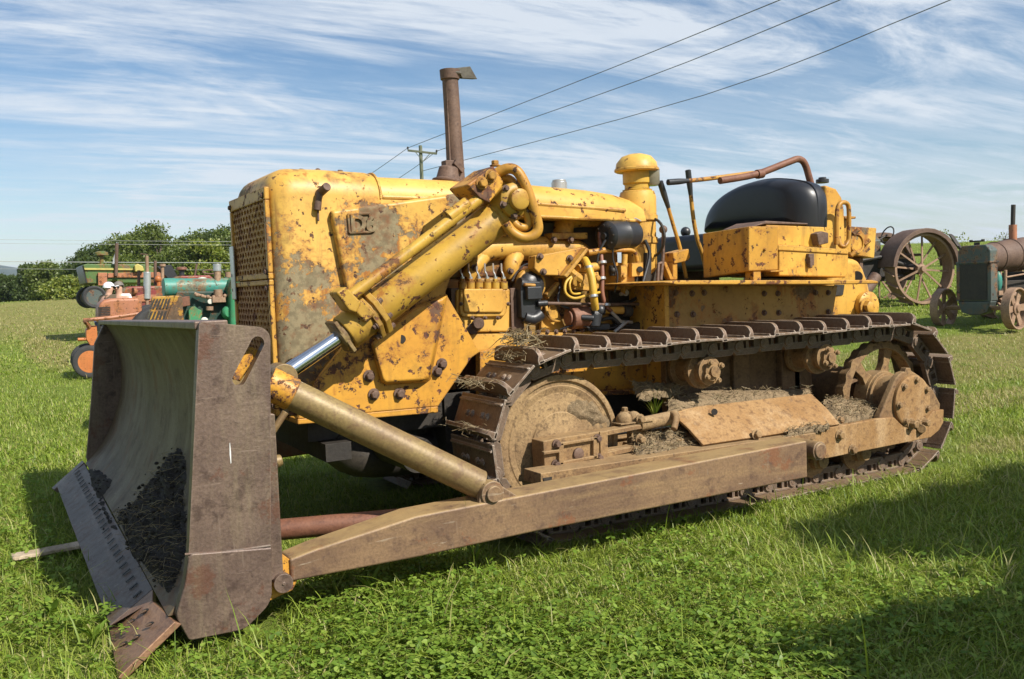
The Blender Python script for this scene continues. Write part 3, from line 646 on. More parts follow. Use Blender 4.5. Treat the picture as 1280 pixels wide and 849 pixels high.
mb = MB(); q_ = S(288,568,yn0-.0015); mb.prism([q_ + Vector((a,0,c)) for a, c in ((-.001,.045),(.001,.05),(.003,.01),(.002,-.035),(-.001,-.04),(-.003,.0))], (0,.001,0)); P('paint_scrape', mb, 'whitemark', ep, bevel=0)
mb = MB(); z_ = [(*q(236,692),.02),(*q(339,684),.0),(*q(339,752),.10),(*q(306,786),.10),(*q(236,800),.02),(*q(219,770),.06),(*q(231,728),.15)]
mb.prism([(p[0], yn0-.014, p[1]) for p in rounded(z_)], (0,.0125,0)); P('wear_plate', mb, 'plate', ep, bevel=.008)
mb = MB(); mb.tube([s0 + Vector((.01,.10,-.03)), s1 + Vector((-.0,.09,.0))], .03, 8); mb.cyl(s1 + Vector((-.005,.02,.01)), s1 + Vector((-.005,.09,.01)), .016); P('rusty_strip', mb, 'bracket', ep, bevel=.002)
# far end plate
fp_ = [SX_ for SX_ in [S(131,402,YF), S(118,430,YF), S(114,500,YF), S(108,572,YF)]]
mb = MB(); mb.prism([fp_[0], fp_[1], fp_[2], fp_[3], Vector((.60,YF,.20)), Vector((.95,YF,.2)), Vector((1.02,YF,.35)), Vector((1.02,YF,1.27))], (0,.04,0)); P('end_plate', mb, 'plate', blade, bevel=.008)
# cutting edge and end bits: a plate from the moldboard foot down to the lip
tN, tF = S(216,764,-1.60), S(105,579,1.98); lN, lF = S(139,783,-1.13), S(71,608,2.02)
tN = Vector((.575,-1.60,.165)); tF = Vector((.575,2.04,.262)); 
lo = Vector((-.20,0,-.165))
T1, TF, L1, LF = SX(191,736,.575), SX(105,579,.575), SX(137,782,.385), SX(71,608,.38)
def strip(p, q_, e0, e1, th, name, mat, par):
    nrm_ = (q_-p).cross(e0).normalized()
    if nrm_.x > 0: nrm_ = -nrm_
    mb = MB(); vs = [p, q_, q_+e1, p+e0]; mb.prism([v + nrm_*.0 for v in vs], -nrm_*th); return P(name, mb, mat, par, bevel=.004), nrm_
split = T1; tF = TF
ce, nn = strip(T1, TF, L1-T1, LF-TF, .03, 'cutting_edge', 'edge', blade)
eb0 = tN + Vector((.02,-.05,0))
B0, B1, B2, B3 = S(138,783,-1.14), S(192,752,-1.40), S(221,778,-1.675), S(149,849,-1.74)
nb = (B2-B1).cross(B0-B1).normalized(); nb = nb if nb.x < 0 else -nb
mb = MB(); mb.prism([B0 + nb*.01, B1 + nb*.01, B2 + nb*.01, B3 + nb*.01], -nb*.035); mb.prism([T1 - nn*.002, B1 + nb*.004, B0 + nb*.004, L1 - nn*.002], -nn*.03); bit = P('end_bit', mb, 'bit', blade, bevel=.005)
strip(tF + Vector((0,-.02,0)) + nn*.008, tF + Vector((0,.10,0)) + nn*.008, lo*1.05, lo*1.1, .04, 'end_bit', 'plate', blade)
mb = MB()
for k in range(26):
    for row in (.30,):
        f_ = (k+.6)/26.5; d = (L1-T1).lerp(LF-TF, f_); p = split.lerp(tF, f_) + d*row + nn*.004; d = d.normalized()
        w = (tF-split).normalized(); mb.prism([p - d*.022 - w*.009, p - d*.022 + w*.009, p + d*.022 + w*.009, p + d*.022 - w*.009], nn*.003)
P('bolt_hole', mb, 'dark', ce, bevel=0)
mb = MB(); mb2 = MB()
for fx, fy in ((.22,.18),(.28,.58),(.52,.22),(.55,.62),(.78,.55)):
    p = (B1.lerp(B2, fy)).lerp(B0.lerp(B3, fy), fx) + nb*.011; w = (B2-B1).normalized(); d = (B0-B1).normalized(); nn = nb
    mb.prism([p + d*.030*math.cos(t) + w*.014*math.sin(t) for t in [2*math.pi*i/14 for i in range(14)]], nn*.003)
    mb2.prism([p + nn*.003 + d*(.010+.022*math.cos(t)) + w*(.004+.010*math.sin(t)) for t in [2*math.pi*i/14 for i in range(14)]], nn*.003)
P('bolt_hole', mb, 'dark', bit, bevel=0); P('bolt_head', mb2, 'bit', bit, bevel=0)

# ---- tracks
XS, XI, ZC, RP = 5.65, 2.85, .53, .470
TL = 2*(XS-XI) + 2*math.pi*RP; NS = 39; PT = TL/NS
def path(s):
    s = s % TL; L = XS - XI
    if s < L: return XS - s + 0, ZC + RP - .0*0 - .018*math.sin(math.pi*s/L)*0, math.pi         # top run, forwards
    s -= L
    if s < math.pi*RP:
        a = math.pi/2 + s/RP; return XI + RP*math.cos(a), ZC + RP*math.sin(a), a + math.pi/2
    s -= math.pi*RP
    if s < L: return XI + s, ZC - RP, 2*math.pi
    s -= L; a = -math.pi/2 + s/RP
    return XS + RP*math.cos(a), ZC + RP*math.sin(a), a + math.pi/2
hs = .255
def shoe_mesh():
    b = MB(); h = PT*.5
    b.prism([(-h*1.12,-hs,-.052),(-h*1.12,hs,-.052),(h*.86,hs,-.052),(h*.86,-hs,-.052)], (0,0,-.014))
    rim = []                                   # tall grouser with rounded ends, on the leading edge
    n0 = -.050; n1 = -.138
    for i in range(6): t = math.pi/2*i/5; rim.append((-hs + .06*(1-math.cos(t)), n1 + .06*(1-math.sin(t))))
    pr = [(-hs, n0)] + rim + [(-y, z) for y, z in reversed(rim)] + [(hs, n0)]
    b.loft([[( h*.86 - .034, y, z) for y, z in pr], [(h*.86 - .008, y, z) for y, z in pr], [(h*.86 + .006, y, max(z, -.07)) for y, z in pr]])
    b.prism([(-h*.99,-hs*.97,-.052),(-h*.80,-hs*.97,-.080),(-h*.72,-hs*.97,-.078),(-h*.80,-hs*.97,-.052)], (0,hs*1.94,0))   # low trailing lip
    for y in (-.115,-.062,.062,.115): b.lathe([(.019,-.064),(.019,-.074),(.012,-.082)], (-.012,y,0), (0,0,1), 10)
    return b
def link_mesh():
    b = MB(); h = PT*.5
    for y in (-.125, .085):
        y1 = y + .04
        b.prism([(-h*1.0,y,.03),(-h*.8,y,.055),(h*.8,y,.055),(h*1.0,y,.03),(h*1.0,y,.012),(-h*1.0,y,.012)], (0,.04,0))
        b.prism([(-h*.92,y,-.035),(h*.92,y,-.035),(h*.92,y,-.051),(-h*.92,y,-.051)], (0,.04,0))
        for t0, t1 in ((-1.0,-.62),(-.22,-.02),(.22,1.0)): b.prism([(h*t0,y+.003,.013),(h*t1,y+.003,.013),(h*t1,y+.003,-.036),(h*t0,y+.003,-.036)], (0,.034,0))
        b.cyl((h*.62,y-.012,.0),(h*.62,y1+.006,.0), .036, n=16)
    b.cyl((h*.62,-.14,0),(h*.62,.14,0), .02, n=12); b.cyl((h*.62,-.085,0),(h*.62,.085,0), .032, n=14)
    return b
def wheel_y(name, prof, x, y, z, mat, par, n=40, sgn=-1):
    b = MB(); b.lathe(prof, (x,y,z), (0,sgn,0), n); return P(name, b, mat, par, bevel=0)
sm = lm = None
def track(yc, sgn):
    global sm, lm
    b = MB(); b.box((XI,yc-.17,.235),(XS-.25,yc+.17,.40)); 
    b.box((XI-.18,yc-.19,.26),(XS-.05,yc-.145,.455)); b.box((XI-.18,yc+.145,.26),(XS-.05,yc+.19,.455)); b.box((XI-.18,yc-.195,.455),(XS-.05,yc-.12,.470)); b.box((XI-.18,yc+.12,.455),(XS-.05,yc+.195,.47))
    tr_ = P('track', b, 'mudrust', bevel=.006)
    for i in range(NS):
        x, z, a = path((i + .35)*PT)
        if sm is None:
            so = P('track_shoe', shoe_mesh(), 'shoe', tr_, bevel=.005, off=(0,0,0)); lo_ = P('track_link', link_mesh(), 'link', tr_, bevel=.003, off=(0,0,0)); sm, lm = so, lo_
        else:
            so, lo_ = sm.copy(), lm.copy(); COL.objects.link(so); COL.objects.link(lo_); so.parent = tr_; lo_.parent = tr_
        jit = rng.normal(0, .012) if z > .9 else 0
        for o in (so, lo_):
            o.location = Vector((x, yc, z + (.006*math.sin(i*1.7) if z > .9 else 0))) - OFF; o.rotation_euler = (0, -a + jit*(o is so), 0)
    return tr_
trk = track(-.945, -1); track(.945, 1)
def idler(yc, sg, par):
    b = MB(); f = sg
    b.lathe([(.37,-.07),(.405,-.07),(.405,-.03),(.385,-.028),(.385,.028),(.405,.03),(.405,.075),(.385,.082),(.372,.080),(.366,.066),(.345,.064),(.338,.069),(.30,.060),(.292,.064),(.25,.056),(.242,.060),(.19,.060),(.185,.070),(.15,.072),(.12,.09),(.01,.09)], (XI,yc,ZC-.015), (0,f,0), 56)
    return P('idler_wheel', b, 'mud', par, bevel=0)
idler(-.945, -1, trk); 
b = MB(); b.lathe([(.37,-.07),(.405,-.07),(.405,.075),(.36,.07),(.01,.06)], (XI,.945,ZC-.015), (0,1,0), 40); b.lathe([(.38,.0),(.38,.06),(.1,.05),(.01,.05)], (XI,.945,ZC-.015), (0,-1,0), 40); P('idler_wheel', b, 'mud', bevel=0)
# sprocket with spokes and teeth
def sprocket(yc, par):
    b = MB(); n = 24; ro, ri = [], []
    for k in range(n*4):
        t = 2*math.pi*k/(n*4); r = .412 if k % 4 in (0,1) else .398; ro.append(r)
    K = n*4
    rings = []
    for y, f in ((yc-.035,0),(yc+.035,0)):
        rings.append([(XS + ro[k]*math.cos(2*math.pi*k/K), y, ZC + ro[k]*math.sin(2*math.pi*k/K)) for k in range(K)])
    inner = [[(XS + .352*math.cos(2*math.pi*k/K), y, ZC + .352*math.sin(2*math.pi*k/K)) for k in range(K)] for y in (yc+.05, yc-.05)]
    b.loft(rings + inner + [rings[0]], cap=False)
    for k in range(6):
        t = 2*math.pi*k/6 + .25; d = Vector((math.cos(t),0,math.sin(t))); w = Vector((-math.sin(t),0,math.cos(t)))
        b.loft([[Vector((XS,yc,ZC)) + d*r + w*sx*wd + Vector((0,sy*.028,0)) for sx, sy in ((-1,-1),(1,-1),(1,1),(-1,1))] for r, wd in ((.14,.06),(.24,.030),(.36,.045))])
    b.lathe([(.19,-.06),(.19,.06)], (XS,yc,ZC), (0,1,0), 32)
    return P('sprocket', b, 'mudrust', par, bevel=.006)
sprocket(-.945, trk); sprocket(.945, None)
b = MB(); b.lathe([(.165,0),(.165,.20),(.15,.215)], (XS,-1.0,ZC-.005), (0,-1,0), 36); b.lathe([(.185,-.01),(.185,.03)], (XS,-1.0,ZC-.005), (0,-1,0), 36); P('hub_drum', b, 'mudrust', trk, bevel=.004)
b = MB(); b.sp([(1099,523),(1120,474),(1127,466),(1136,463),(1139,463),(1150,470),(1167,488),(1176,505),(1174,520),(1150,530),(1110,532)], -1.245, -1.19); hb = P('bearing_housing', b, 'mudrust', trk, bevel=.012, seg=3)
cc = S(1140,502,-1.26); b = MB(); b.lathe([(.185,.0),(.185,.02),(.178,.026),(.165,.028),(.1,.03),(.01,.032)], cc + Vector((0,.012,0)), (0,-1,0), 40); cap = P('bearing_cap', b, 'guard', hb, bevel=0)
b = MB()
for k in range(7):
    t = 2*math.pi*k/7 + .5; b.bolt(cc + Vector((math.cos(t)*.155,-.014,math.sin(t)*.155)), (0,-1,0), .018, .022)
P('bolt', b, 'mudrust', cap, bevel=0)
b = MB(); b.sp([(1131,466),(1133,460),(1138,460),(1140,466)], -1.245, -1.2); b.cyl(S(1152,536,-1.30), S(1152,536,-1.2), .03); b.bolt(S(1138,530,-1.27),(0,-1,0),.03,.05); b.bolt(S(1153,528,-1.27),(0,-1,0),.026,.05); P('lug', b, 'mudrust', hb, bevel=.003)
# outer frame plate round the sprocket end
b = MB(); b.sp([(1015,547),(1020,541),(1038,534.5),(1099,523.5),(1118,522),(1126,530),(1135,537),(1146,537),(1155,530),(1167,514),(1180,512),(1179.5,528),(1174,538),(1163.5,547),(1032,573.5),(1017,564)], -1.27, -1.225)
pl = P('frame_plate', b, 'guard', trk, bevel=.006)
b = MB()
for px in ((1049,544),(1065,562)): b.bolt(S(*px,-1.27), (0,-1,0), .026, .03)
P('bolt', b, 'mudrust', pl, bevel=.002)
# recoil-spring guard
def guard():
    e0 = [S(*p,-1.27) for p in ((879,556),(905,552),(960,544),(1050,530))]
    e1 = [S(*p,-1.17) for p in ((861,536),(890,532),(950,524),(1034,511))]
    e2 = [S(*p,-1.03) for p in ((838,515),(872,508),(935,501),(1014,492))]
    b = MB(); th = Vector((0,.012,-.012))
    b.loft([[r[i] for r in (e0,e1,e2)] + [r[i] + th for r in (e2,e1,e0)] for i in range(4)]); return b
gd = P('spring_guard', guard(), 'guard', trk, bevel=.003)
b = MB(); b.bolt(S(945,544,-1.275), (0,-1,.3), .025, .03); b.bolt(S(1049,526,-1.2), (0,-1,.3), .022, .03); P('bolt', b, 'mudrust', gd, bevel=.002)
b = MB(); b.cyl(S(893,515,-1.115), S(893,515,-1.125), .02); P('hole', b, 'dark', gd, bevel=0)
b = MB(); b.tube([S(842,537,-1.20), S(845,523,-1.16), S(840,517,-1.08)], .022, 8, sm=3); b.box((3.45,-1.18,.30),(5.3,-.72,.435)); P('frame_top', b, 'mudrust', trk, bevel=.01)
# idler yoke, adjuster rod
b = MB(); b.sp([(679,552),(697,548),(753,539),(755,574),(681,588)], -1.16, -1.03); yk2 = P('idler_yoke', b, 'mudrust', trk, bevel=.006)
b = MB()
for q_ in ([(700,554),(748,546),(748,550),(700,558)], [(700,578),(747,569),(747,573),(700,583)], [(699,554),(705,553),(705,581),(699,583)], [(742,547),(748,546),(748,573),(742,574)], [(680,565),(700,562),(700,566),(680,569)]): b.sp(q_, -1.185, -1.155)
P('frame', b, 'mudrust', yk2, bevel=.005)
b = MB(); b.lathe([(.034,0),(.034,.015),(.026,.02)], S(722,567,-1.158), (0,-1,0), 16)
for px in ((695,555),(694,580),(746,548),(748,572)): b.bolt(S(*px,-1.162), (0,-1,0), .018, .03)
P('bolt', b, 'rust', yk2, bevel=0)
b = MB(); b.sp([(750,540),(801,531),(803,536),(752,546)], -1.15, -1.06); b.sp([(752,567),(802,556),(803,562),(753,573)], -1.15, -1.06); b.sp([(750,540),(760,539),(760,572),(751,574)], -1.17,-1.05)
P('yoke_arm', b, 'mudrust', yk2, bevel=.004)
b = MB(); b.cyl(S(798,531,-1.07), S(845,521,-1.07), .042, n=20); b.ball(S(780,525,-1.07), .05); b.ball(S(792,523,-1.06), .045); b.box(S(776,532,-1.12), S(802,522,-1.0)); b.bolt(S(781,516,-1.05), (0,0,1), .02, .03); b.bolt(S(800,524,-1.12), (0,-1,0), .022, .03); b.bolt(S(799,549,-1.13), (0,-1,0), .022, .04); b.box(S(790,562,-1.05), S(803,532,-1.0))
P('adjuster_rod', b, 'mud', trk, bevel=.006)
# channel along the arm and its open front end
b = MB(); b.sp([(676,592),(850,566),(1020,541),(1020,549),(850,578),(676,608)], -1.33, -1.15); P('frame_rail', b, 'mudrust', trk, bevel=.005)
b = MB(); b.sp([(679,598),(690,596),(690,618),(684,618)], -1.335, -1.2); P('rail_opening', b, 'dark', trk, bevel=0)
# rollers
for px, y, sc in (((890,464),-1.10,1.0),((1036,447),-1.10,.98)):
    c = S(*px, y); c = Vector((c.x, 0, c.z)); b = MB()
    b.lathe([(.05,-.40),(.07,-.39),(.07,-.30),(.115,-.295),(.115,-.265),(.085,-.26),(.085,-.13),(.118,-.125),(.118,-.09),(.08,-.085),(.08,-.05),(.09,-.045),(.09,-.02),(.06,-.012),(.06,.012),(.035,.016),(.035,.034),(.01,.035)], (c.x,-1.10,c.z), (0,-1,0), 28)
    ro_ = P('carrier_roller', b, 'mudrust', trk, bevel=0)
    b = MB()
    for k in range(4): t = math.pi/2*k+.5; b.bolt((c.x+.066*math.cos(t), -1.118, c.z+.066*math.sin(t)), (0,-1,0), .014, .02)
    P('bolt', b, 'mudrust', ro_, bevel=0)
    b = MB(); b.box((c.x-.09,-.76,.50),(c.x+.09,-.70,c.z+.09)); P('roller_bracket', b, 'brownside', trk, bevel=.01)
for k in range(6):
    x = 3.15 + k*.42; b = MB(); b.lathe([(.10,-.25),(.125,-.24),(.125,-.21),(.095,-.20),(.095,.0),(.125,.01),(.125,.04),(.06,.05),(.06,.10),(.045,.11),(.045,.135),(.01,.14)], (x,-1.04,.185), (0,-1,0), 24)
    P('track_roller', b, 'mudrust', trk, bevel=0)

# ---- body between the tracks
b = MB(); b.box((1.55,-.40,.60),(2.6,.40,.80)); b.box((2.4,-.42,.42),(5.3,.42,.80)); b.cyl((2.05,-.8,.52),(2.05,.8,.52),.10); b.box((1.6,-.55,.50),(1.75,.55,.60)); b.tube([(1.7,-.3,.62),(1.9,-.25,.45),(2.4,-.2,.42),(2.5,-.2,.55)], .12, 14, sm=4)
P('belly', b, 'dark', bevel=.01)
b = MB(); b.sp([(600,440),(640,430),(850,430),(1000,430),(1000,470),(850,487),(735,490),(600,505)], -.50, -.44); b.sp([(600,505),(735,490),(850,486),(850,491),(735,495),(600,510)], -.56, -.44); P('main_frame', b, 'bracket', bevel=.004)
b = MB(); b.box((4.05,-.70,.42),(5.25,-.62,1.12)); b.box((4.45,-.74,.42),(4.60,-.69,1.05)); b.box((5.0,-.76,.42),(5.15,-.69,1.05)); b.lathe([(.20,0),(.20,.3),(.15,.4)], (XS,-.4,ZC), (0,-1,0), 36); P('final_drive_case', b, 'brownside', bevel=.01)

# ---- fender deck, side panel and pillar
b = MB(); b.sp([(829,353),(846,350.5),(1090,350),(1098,351.5),(1098,354.5),(1050,355.5),(846,356)], -1.03, -.30); dk = P('fender_deck', b, 'deck', bevel=.008)
b = MB(); b.sp([(832,357),(1047,357),(1038,412),(832,428)], -.70, -.67); pn = P('side_panel', b, 'panel', bevel=.004)
b = MB()
for px in ((844,366),(865,367),(880,366),(955,367),(972,367),(1019,366),(1035,366),(846,393),(866,393),(955,391),(973,391),(1035,390)): b.bolt(S(*px,-.702), (0,-1,0), .015, .018)
P('bolt', b, 'rust', pn, bevel=0)
b = MB(); x_ = S(832,357,-.70).x; b.box((x_-.02,-.71,.75),(x_+.02,-.32,1.41)); P('front_panel', b, 'deck', bevel=.006)
# ---- seat, boxes
b = MB(); XB = 4.46
fa, fb, fc, fd = SX(878,292,XB), SX(936,283,XB), SX(936,339,XB), SX(879,348,XB)
near = fb.y; lx = S(973,287,near).x
b.prism([fa, fb, fc, fd], (lx-XB,0,0)); bx = P('battery_box', b, 'deck', bevel=.008)
b = MB(); b.box((XB+.05,near+.02,fc.z-.08),(XB+.12,near+.1,fc.z)); b.box((lx-.1,near-.02,fc.z-.012),(lx+.02,near+.1,fc.z-.001)); b.bolt((XB+.14,near+.0,1.62),(0,-1,0),.008,.01); P('foot', b, 'deck', bx, bevel=.003)
b = MB(); b.sp([(974,309),(1057,314),(1061,318),(1061,342),(1057,347),(974,345)], -.885, -.40); tb = P('toolbox', b, 'yellow', bevel=.012, seg=3)
b = MB(); b.sp([(973,306),(1060,312),(1061,318),(973,313)], -.895, -.40); P('lid', b, 'yellow', tb, bevel=.006)
b = MB(); b.sp([(1011,317),(1018,317),(1018,332),(1011,330)], -.91, -.88); b.sp([(1012.5,321),(1016.5,321),(1016,335),(1013,334)], -.92, -.89); P('latch', b, 'rust', tb, bevel=.004)
b = MB(); b.sp([(958,281),(1034,284),(1034,311),(958,306)], -.80, -.45); ar = P('armrest_box', b, 'yellow', bevel=.008)
b = MB(); b.sp([(940,284),(958,276),(1010,279),(1010,281),(958,280)], -.80, -.5); b.sp([(1021,292),(1028,289),(1036,291),(1036,304),(1024,307)], -.86, -.79); P('hinge', b, 'rust', ar, bevel=.008)
def cushion():
    out = [(879,292),(881,274),(888,261),(897,250),(912,239),(930,230),(948,225),(965,223),(985,224),(1002,227),(1012,233),(1017,245),(1018,262),(1018,285)]
    pts = [SX(*p, 5.36) for p in out]; c = sum(pts, Vector())/len(pts)
    b = MB(); rings = []
    for dx, k in ((-.115,.50),(-.105,.68),(-.075,.84),(-.03,.945),(.03,1.0),(.10,1.0),(.15,.985),(.18,.93),(.19,.80)):
        rings.append([c + (p-c)*k + Vector((dx,0,0)) for p in pts])
    b.loft(rings); return b, pts
cb, cpts = cushion()
st = P('seat_backrest', cb, 'vinyl', bevel=.004)
ss = st.modifiers.new('sub','SUBSURF'); ss.levels = ss.render_levels = 2
b = MB(); c = sum(cpts, Vector())/len(cpts); b.tube([c + (p-c)*.985 + Vector((.045,0,0)) for p in cpts], .006, 6, sm=3); P('piping', b, 'vinyl', st, bevel=0)
b = MB(); b.box((4.75,-.55,1.50),(5.35,.60,1.78)); P('seat_cushion', b, 'vinyl', bevel=.05, seg=4)
b = MB(); b.sp([(1032,231),(1046,236),(1053,247),(1056,262),(1057,314),(1032,314)], -.62, .55); rt = P('fuel_tank', b, 'yellow', bevel=.02, seg=4)
b = MB(); p = S(1028,229,-.35); b.cyl(p, p+Vector((0,0,.03)), .05); b.cyl(p+Vector((0,0,.03)), p+Vector((0,0,.045)), .03); P('tank_cap', b, 'black', rt)
b = MB(); b.tube([S(1045.5,306,-.72), S(1046,275,-.72), S(1047,261,-.72), S(1051,254,-.72), S(1058,254,-.72), S(1061,262,-.72), S(1061,292,-.72), S(1060,302,-.72), S(1055,308,-.72), S(1050,306,-.70), S(1048.5,297,-.66)], .017, 10, sm=4); P('grab_handle', b, 'rusthose', rt, bevel=0)
b = MB(); b.sp([(1055,270),(1064,270),(1064,316),(1055,316)], -.55, .4); b.sp([(1056,270.5),(1070,270.5),(1070,273.5),(1056,273.5)], -.62, .45); P('rear_panel', b, 'deck', bevel=.005)
b = MB(); b.sp([(1036,357),(1046,330),(1062,322),(1074,324),(1081,335),(1087,352),(1091,372),(1091,398),(1036,400)], -.50, .50); cs = P('rear_case', b, 'yellow', bevel=.05, seg=4)
b = MB(); b.lathe([(.12,0),(.12,.04),(.09,.06),(.01,.06)], S(1081,383,-.50), (0,-1,0), 20); b.bolt(S(1082,384,-.56), (0,-1,0), .05, .05); b.bolt(S(1073,392,-.50), (0,-1,0), .025, .03); b.bolt(S(1089,389,-.50), (0,-1,0), .025, .03); P('end_cover', b, 'yellow', cs, bevel=.004)
b = MB(); b.cyl(S(1071,346,-.49), S(1071,346,-.51), .045); b.sp([(1044,356),(1056,356),(1054,369),(1043,370)], -.51, -.49); P('opening', b, 'dark', cs, bevel=.003)
b = MB(); b.sp([(1063,283),(1096,285),(1093,323),(1062,318)], -.25, -.10); wp = P('winch_plate', b, 'yellow', bevel=.008)
b = MB(); b.box((5.70,-.13,1.42),(6.32,.13,1.72)); b.box((5.95,-.09,1.1),(6.15,.09,1.45)); P('winch_mount', b, 'rust', bevel=.01)
b = MB(); o = S(1070,304,-.25); b.lathe([(.085,0),(.085,.02),(.065,.02),(.065,.008),(.01,.008)], o, (0,-1,0), 24)
for px in ((1069,291),(1083,304),(1066,318)): b.tube([S(px[0]-3,px[1]+2,-.26), S(px[0]+4,px[1]-4,-.28)], .02, 8)
P('winch_boss', b, 'yellow', wp, bevel=.003)
b = MB(); b.sp([(1075,322),(1079,322),(1079,360),(1075,360)], -.2, .2); b.tube([S(1060,395,-.2), S(1095,345,-.2)], .05, 10); P('rear_bracket', b, 'rust', bevel=.004)

# ---- levers, console, grab bar
def lever(name, pts, y, r, grip=True):
    b = MB(); b.tube([S(*p, y) for p in pts], r, 10, sm=3); o = P(name, b, 'rusthose', bevel=0)
    if grip:
        g = MB(); a, c = S(*pts[0], y), S(*pts[1], y); t = (c-a).normalized(); g.lathe([(.012,-.005),(.022,0),(.022,.10),(.017,.17),(.015,.20)], a, t, 14); P('grip', g, 'black', o, bevel=0)
    return o
lever('control_lever', [(825,227),(833,252),(842,283),(850,310),(858,348)], -.25, .014)
lever('control_lever', [(860,213),(863,240),(867,275),(872,300),(878,318),(884,345)], -.15, .016)
lever('control_lever', [(835,228),(862,226),(890,223),(935,217),(945,217),(950,222)], -.30, .016)
b = MB(); b.sp([(841,316),(861,311),(863,322),(860,326),(843,330)], -.35, -.22); b.sp([(841,328),(847,326),(847,350),(841,350)], -.34,-.28); b.sp([(829,328),(833,327),(843,350),(838,350)], -.36, -.30); P('pedal_bracket', b, 'deck', bevel=.006)
b = MB(); b.tube([S(829,286,-.35), S(829,320,-.36), S(826,350,-.38)], .012, 8); b.ball(S(829,287,-.35), .03); b.tube([S(822,352,-.38), S(823,330,-.37), S(828,328,-.36)], .012, 8); P('control_rod', b, 'rust', bevel=0)
b = MB(); b.tube([S(900,226,-.40), S(945,218,-.40), S(985,203,-.40), S(998,199,-.40), S(1006,205,-.40), S(1012,224,-.40), S(1018,245,-.40)], .026, 12, sm=4); b.cyl(S(946,218,-.40), S(953,217,-.40), .034); P('grab_rail', b, 'redrust', bevel=0)
b = MB(); b.sp([(829,296),(905,299),(905,312),(829,312)], .85, .90); b.sp([(829,330),(900,330),(900,356),(829,356)], .45, .5); P('far_fender_panel', b, 'rust', bevel=.01)
b = MB(); b.sp([(832,312),(845,308),(865,306),(880,300),(900,302),(905,330),(832,333)], .40, .80); P('far_seat_cushion', b, 'vinyl', bevel=.06, seg=4)
b = MB(); b.ball(S(857,290,.8), .045); b.cyl(S(857,290,.8), S(857,299,.8), .016); P('knob', b, 'black', bevel=0)
# ================================================================== GROUND
OFF = Vector((0,0,0))
def dry_patch(t):                        # worn, straw-coloured spots of the field
    out = None
    for cx, cy, rx, ry in ((12.5,2.7,3.6,1.3),(9.4,.75,2.2,.6),(13.5,4.0,3.0,1.0),(7.2,-1.0,.7,.28),(1.9,45,3.2,20),(1.5,23,.7,7),(6,60,4,14)):
        d = t.n('ShaderNodeVectorMath', operation='LENGTH'); t.put(d.inputs[0], t.mapv(t.obj, (1/rx,1/ry,0), loc=(-cx/rx,-cy/ry,0)))
        m_ = t.step(t.math('ADD', d.outputs['Value'], t.math('MULTIPLY', t.noise(1.3, 5, .65), .9)), 1.65, 1.15); out = m_ if out is None else t.math('MAXIMUM', out, m_)
    return out
def ground_mat():
    t = NT('field_soil_and_grass'); p = t.obj
    n1 = t.noise(.35, 5, .6); n2 = t.noise(2.2, 6, .7); n3 = t.noise(18, 5, .7); n4 = t.noise(90, 3, .7)
    g = t.mix(t.step(n2, .35, .65), (.14,.195,.026), (.20,.25,.045)); g = t.mix(t.math('MULTIPLY', t.step(n3, .45, .65), .6), g, (.09,.12,.02))
    straw = t.mix(n3, (.30,.22,.10), (.22,.17,.07))
    st = t.math('MULTIPLY', t.step(t.noise(.16, 5, .65, sc=(1,.35,1), loc=(3,1,0)), .52, .66), .5); st = t.math('MULTIPLY', st, t.step(n2, .30, .60)); st = t.math('MAXIMUM', st, t.math('MULTIPLY', dry_patch(t), t.step(n2, .25, .55)))
    col = t.mix(t.math('MULTIPLY', st, .6), g, straw); col = t.mix(t.math('MULTIPLY', t.step(n4, .5, .8), .5), col, tuple((.16,.17,.05)))
    return t.bsdf(col, .9, 0, t.bump(t.math('ADD', n4, n3), .8, .03), .15)
M['ground'] = ground_mat()
rad = [0.0] + list(np.geomspace(.6, 3600, 110)); NA = 180
V = []; 
for r in rad:
    for k in range(NA):
        a = 2*math.pi*k/NA; V.append((CP.x + r*math.cos(a), CP.y + r*math.sin(a), 0))
V = np.array(V); V[:,2] = gz(V[:,0], V[:,1]) + np.where(np.hypot(V[:,0], V[:,1]) < 40, .02*np.sin(V[:,0]*1.3)*np.cos(V[:,1]*1.1), 0) - .01
F = []
for i in range(len(rad)-1):
    for k in range(NA):
        j = (k+1) % NA; F.append((i*NA+k, (i+1)*NA+k, (i+1)*NA+j, i*NA+j))
gr_ = fast_mesh('ground', V, np.array(F), M['ground'], smooth=True); tag(gr_, kind='structure')
gr_['label'] = 'gently rising mown grass field'

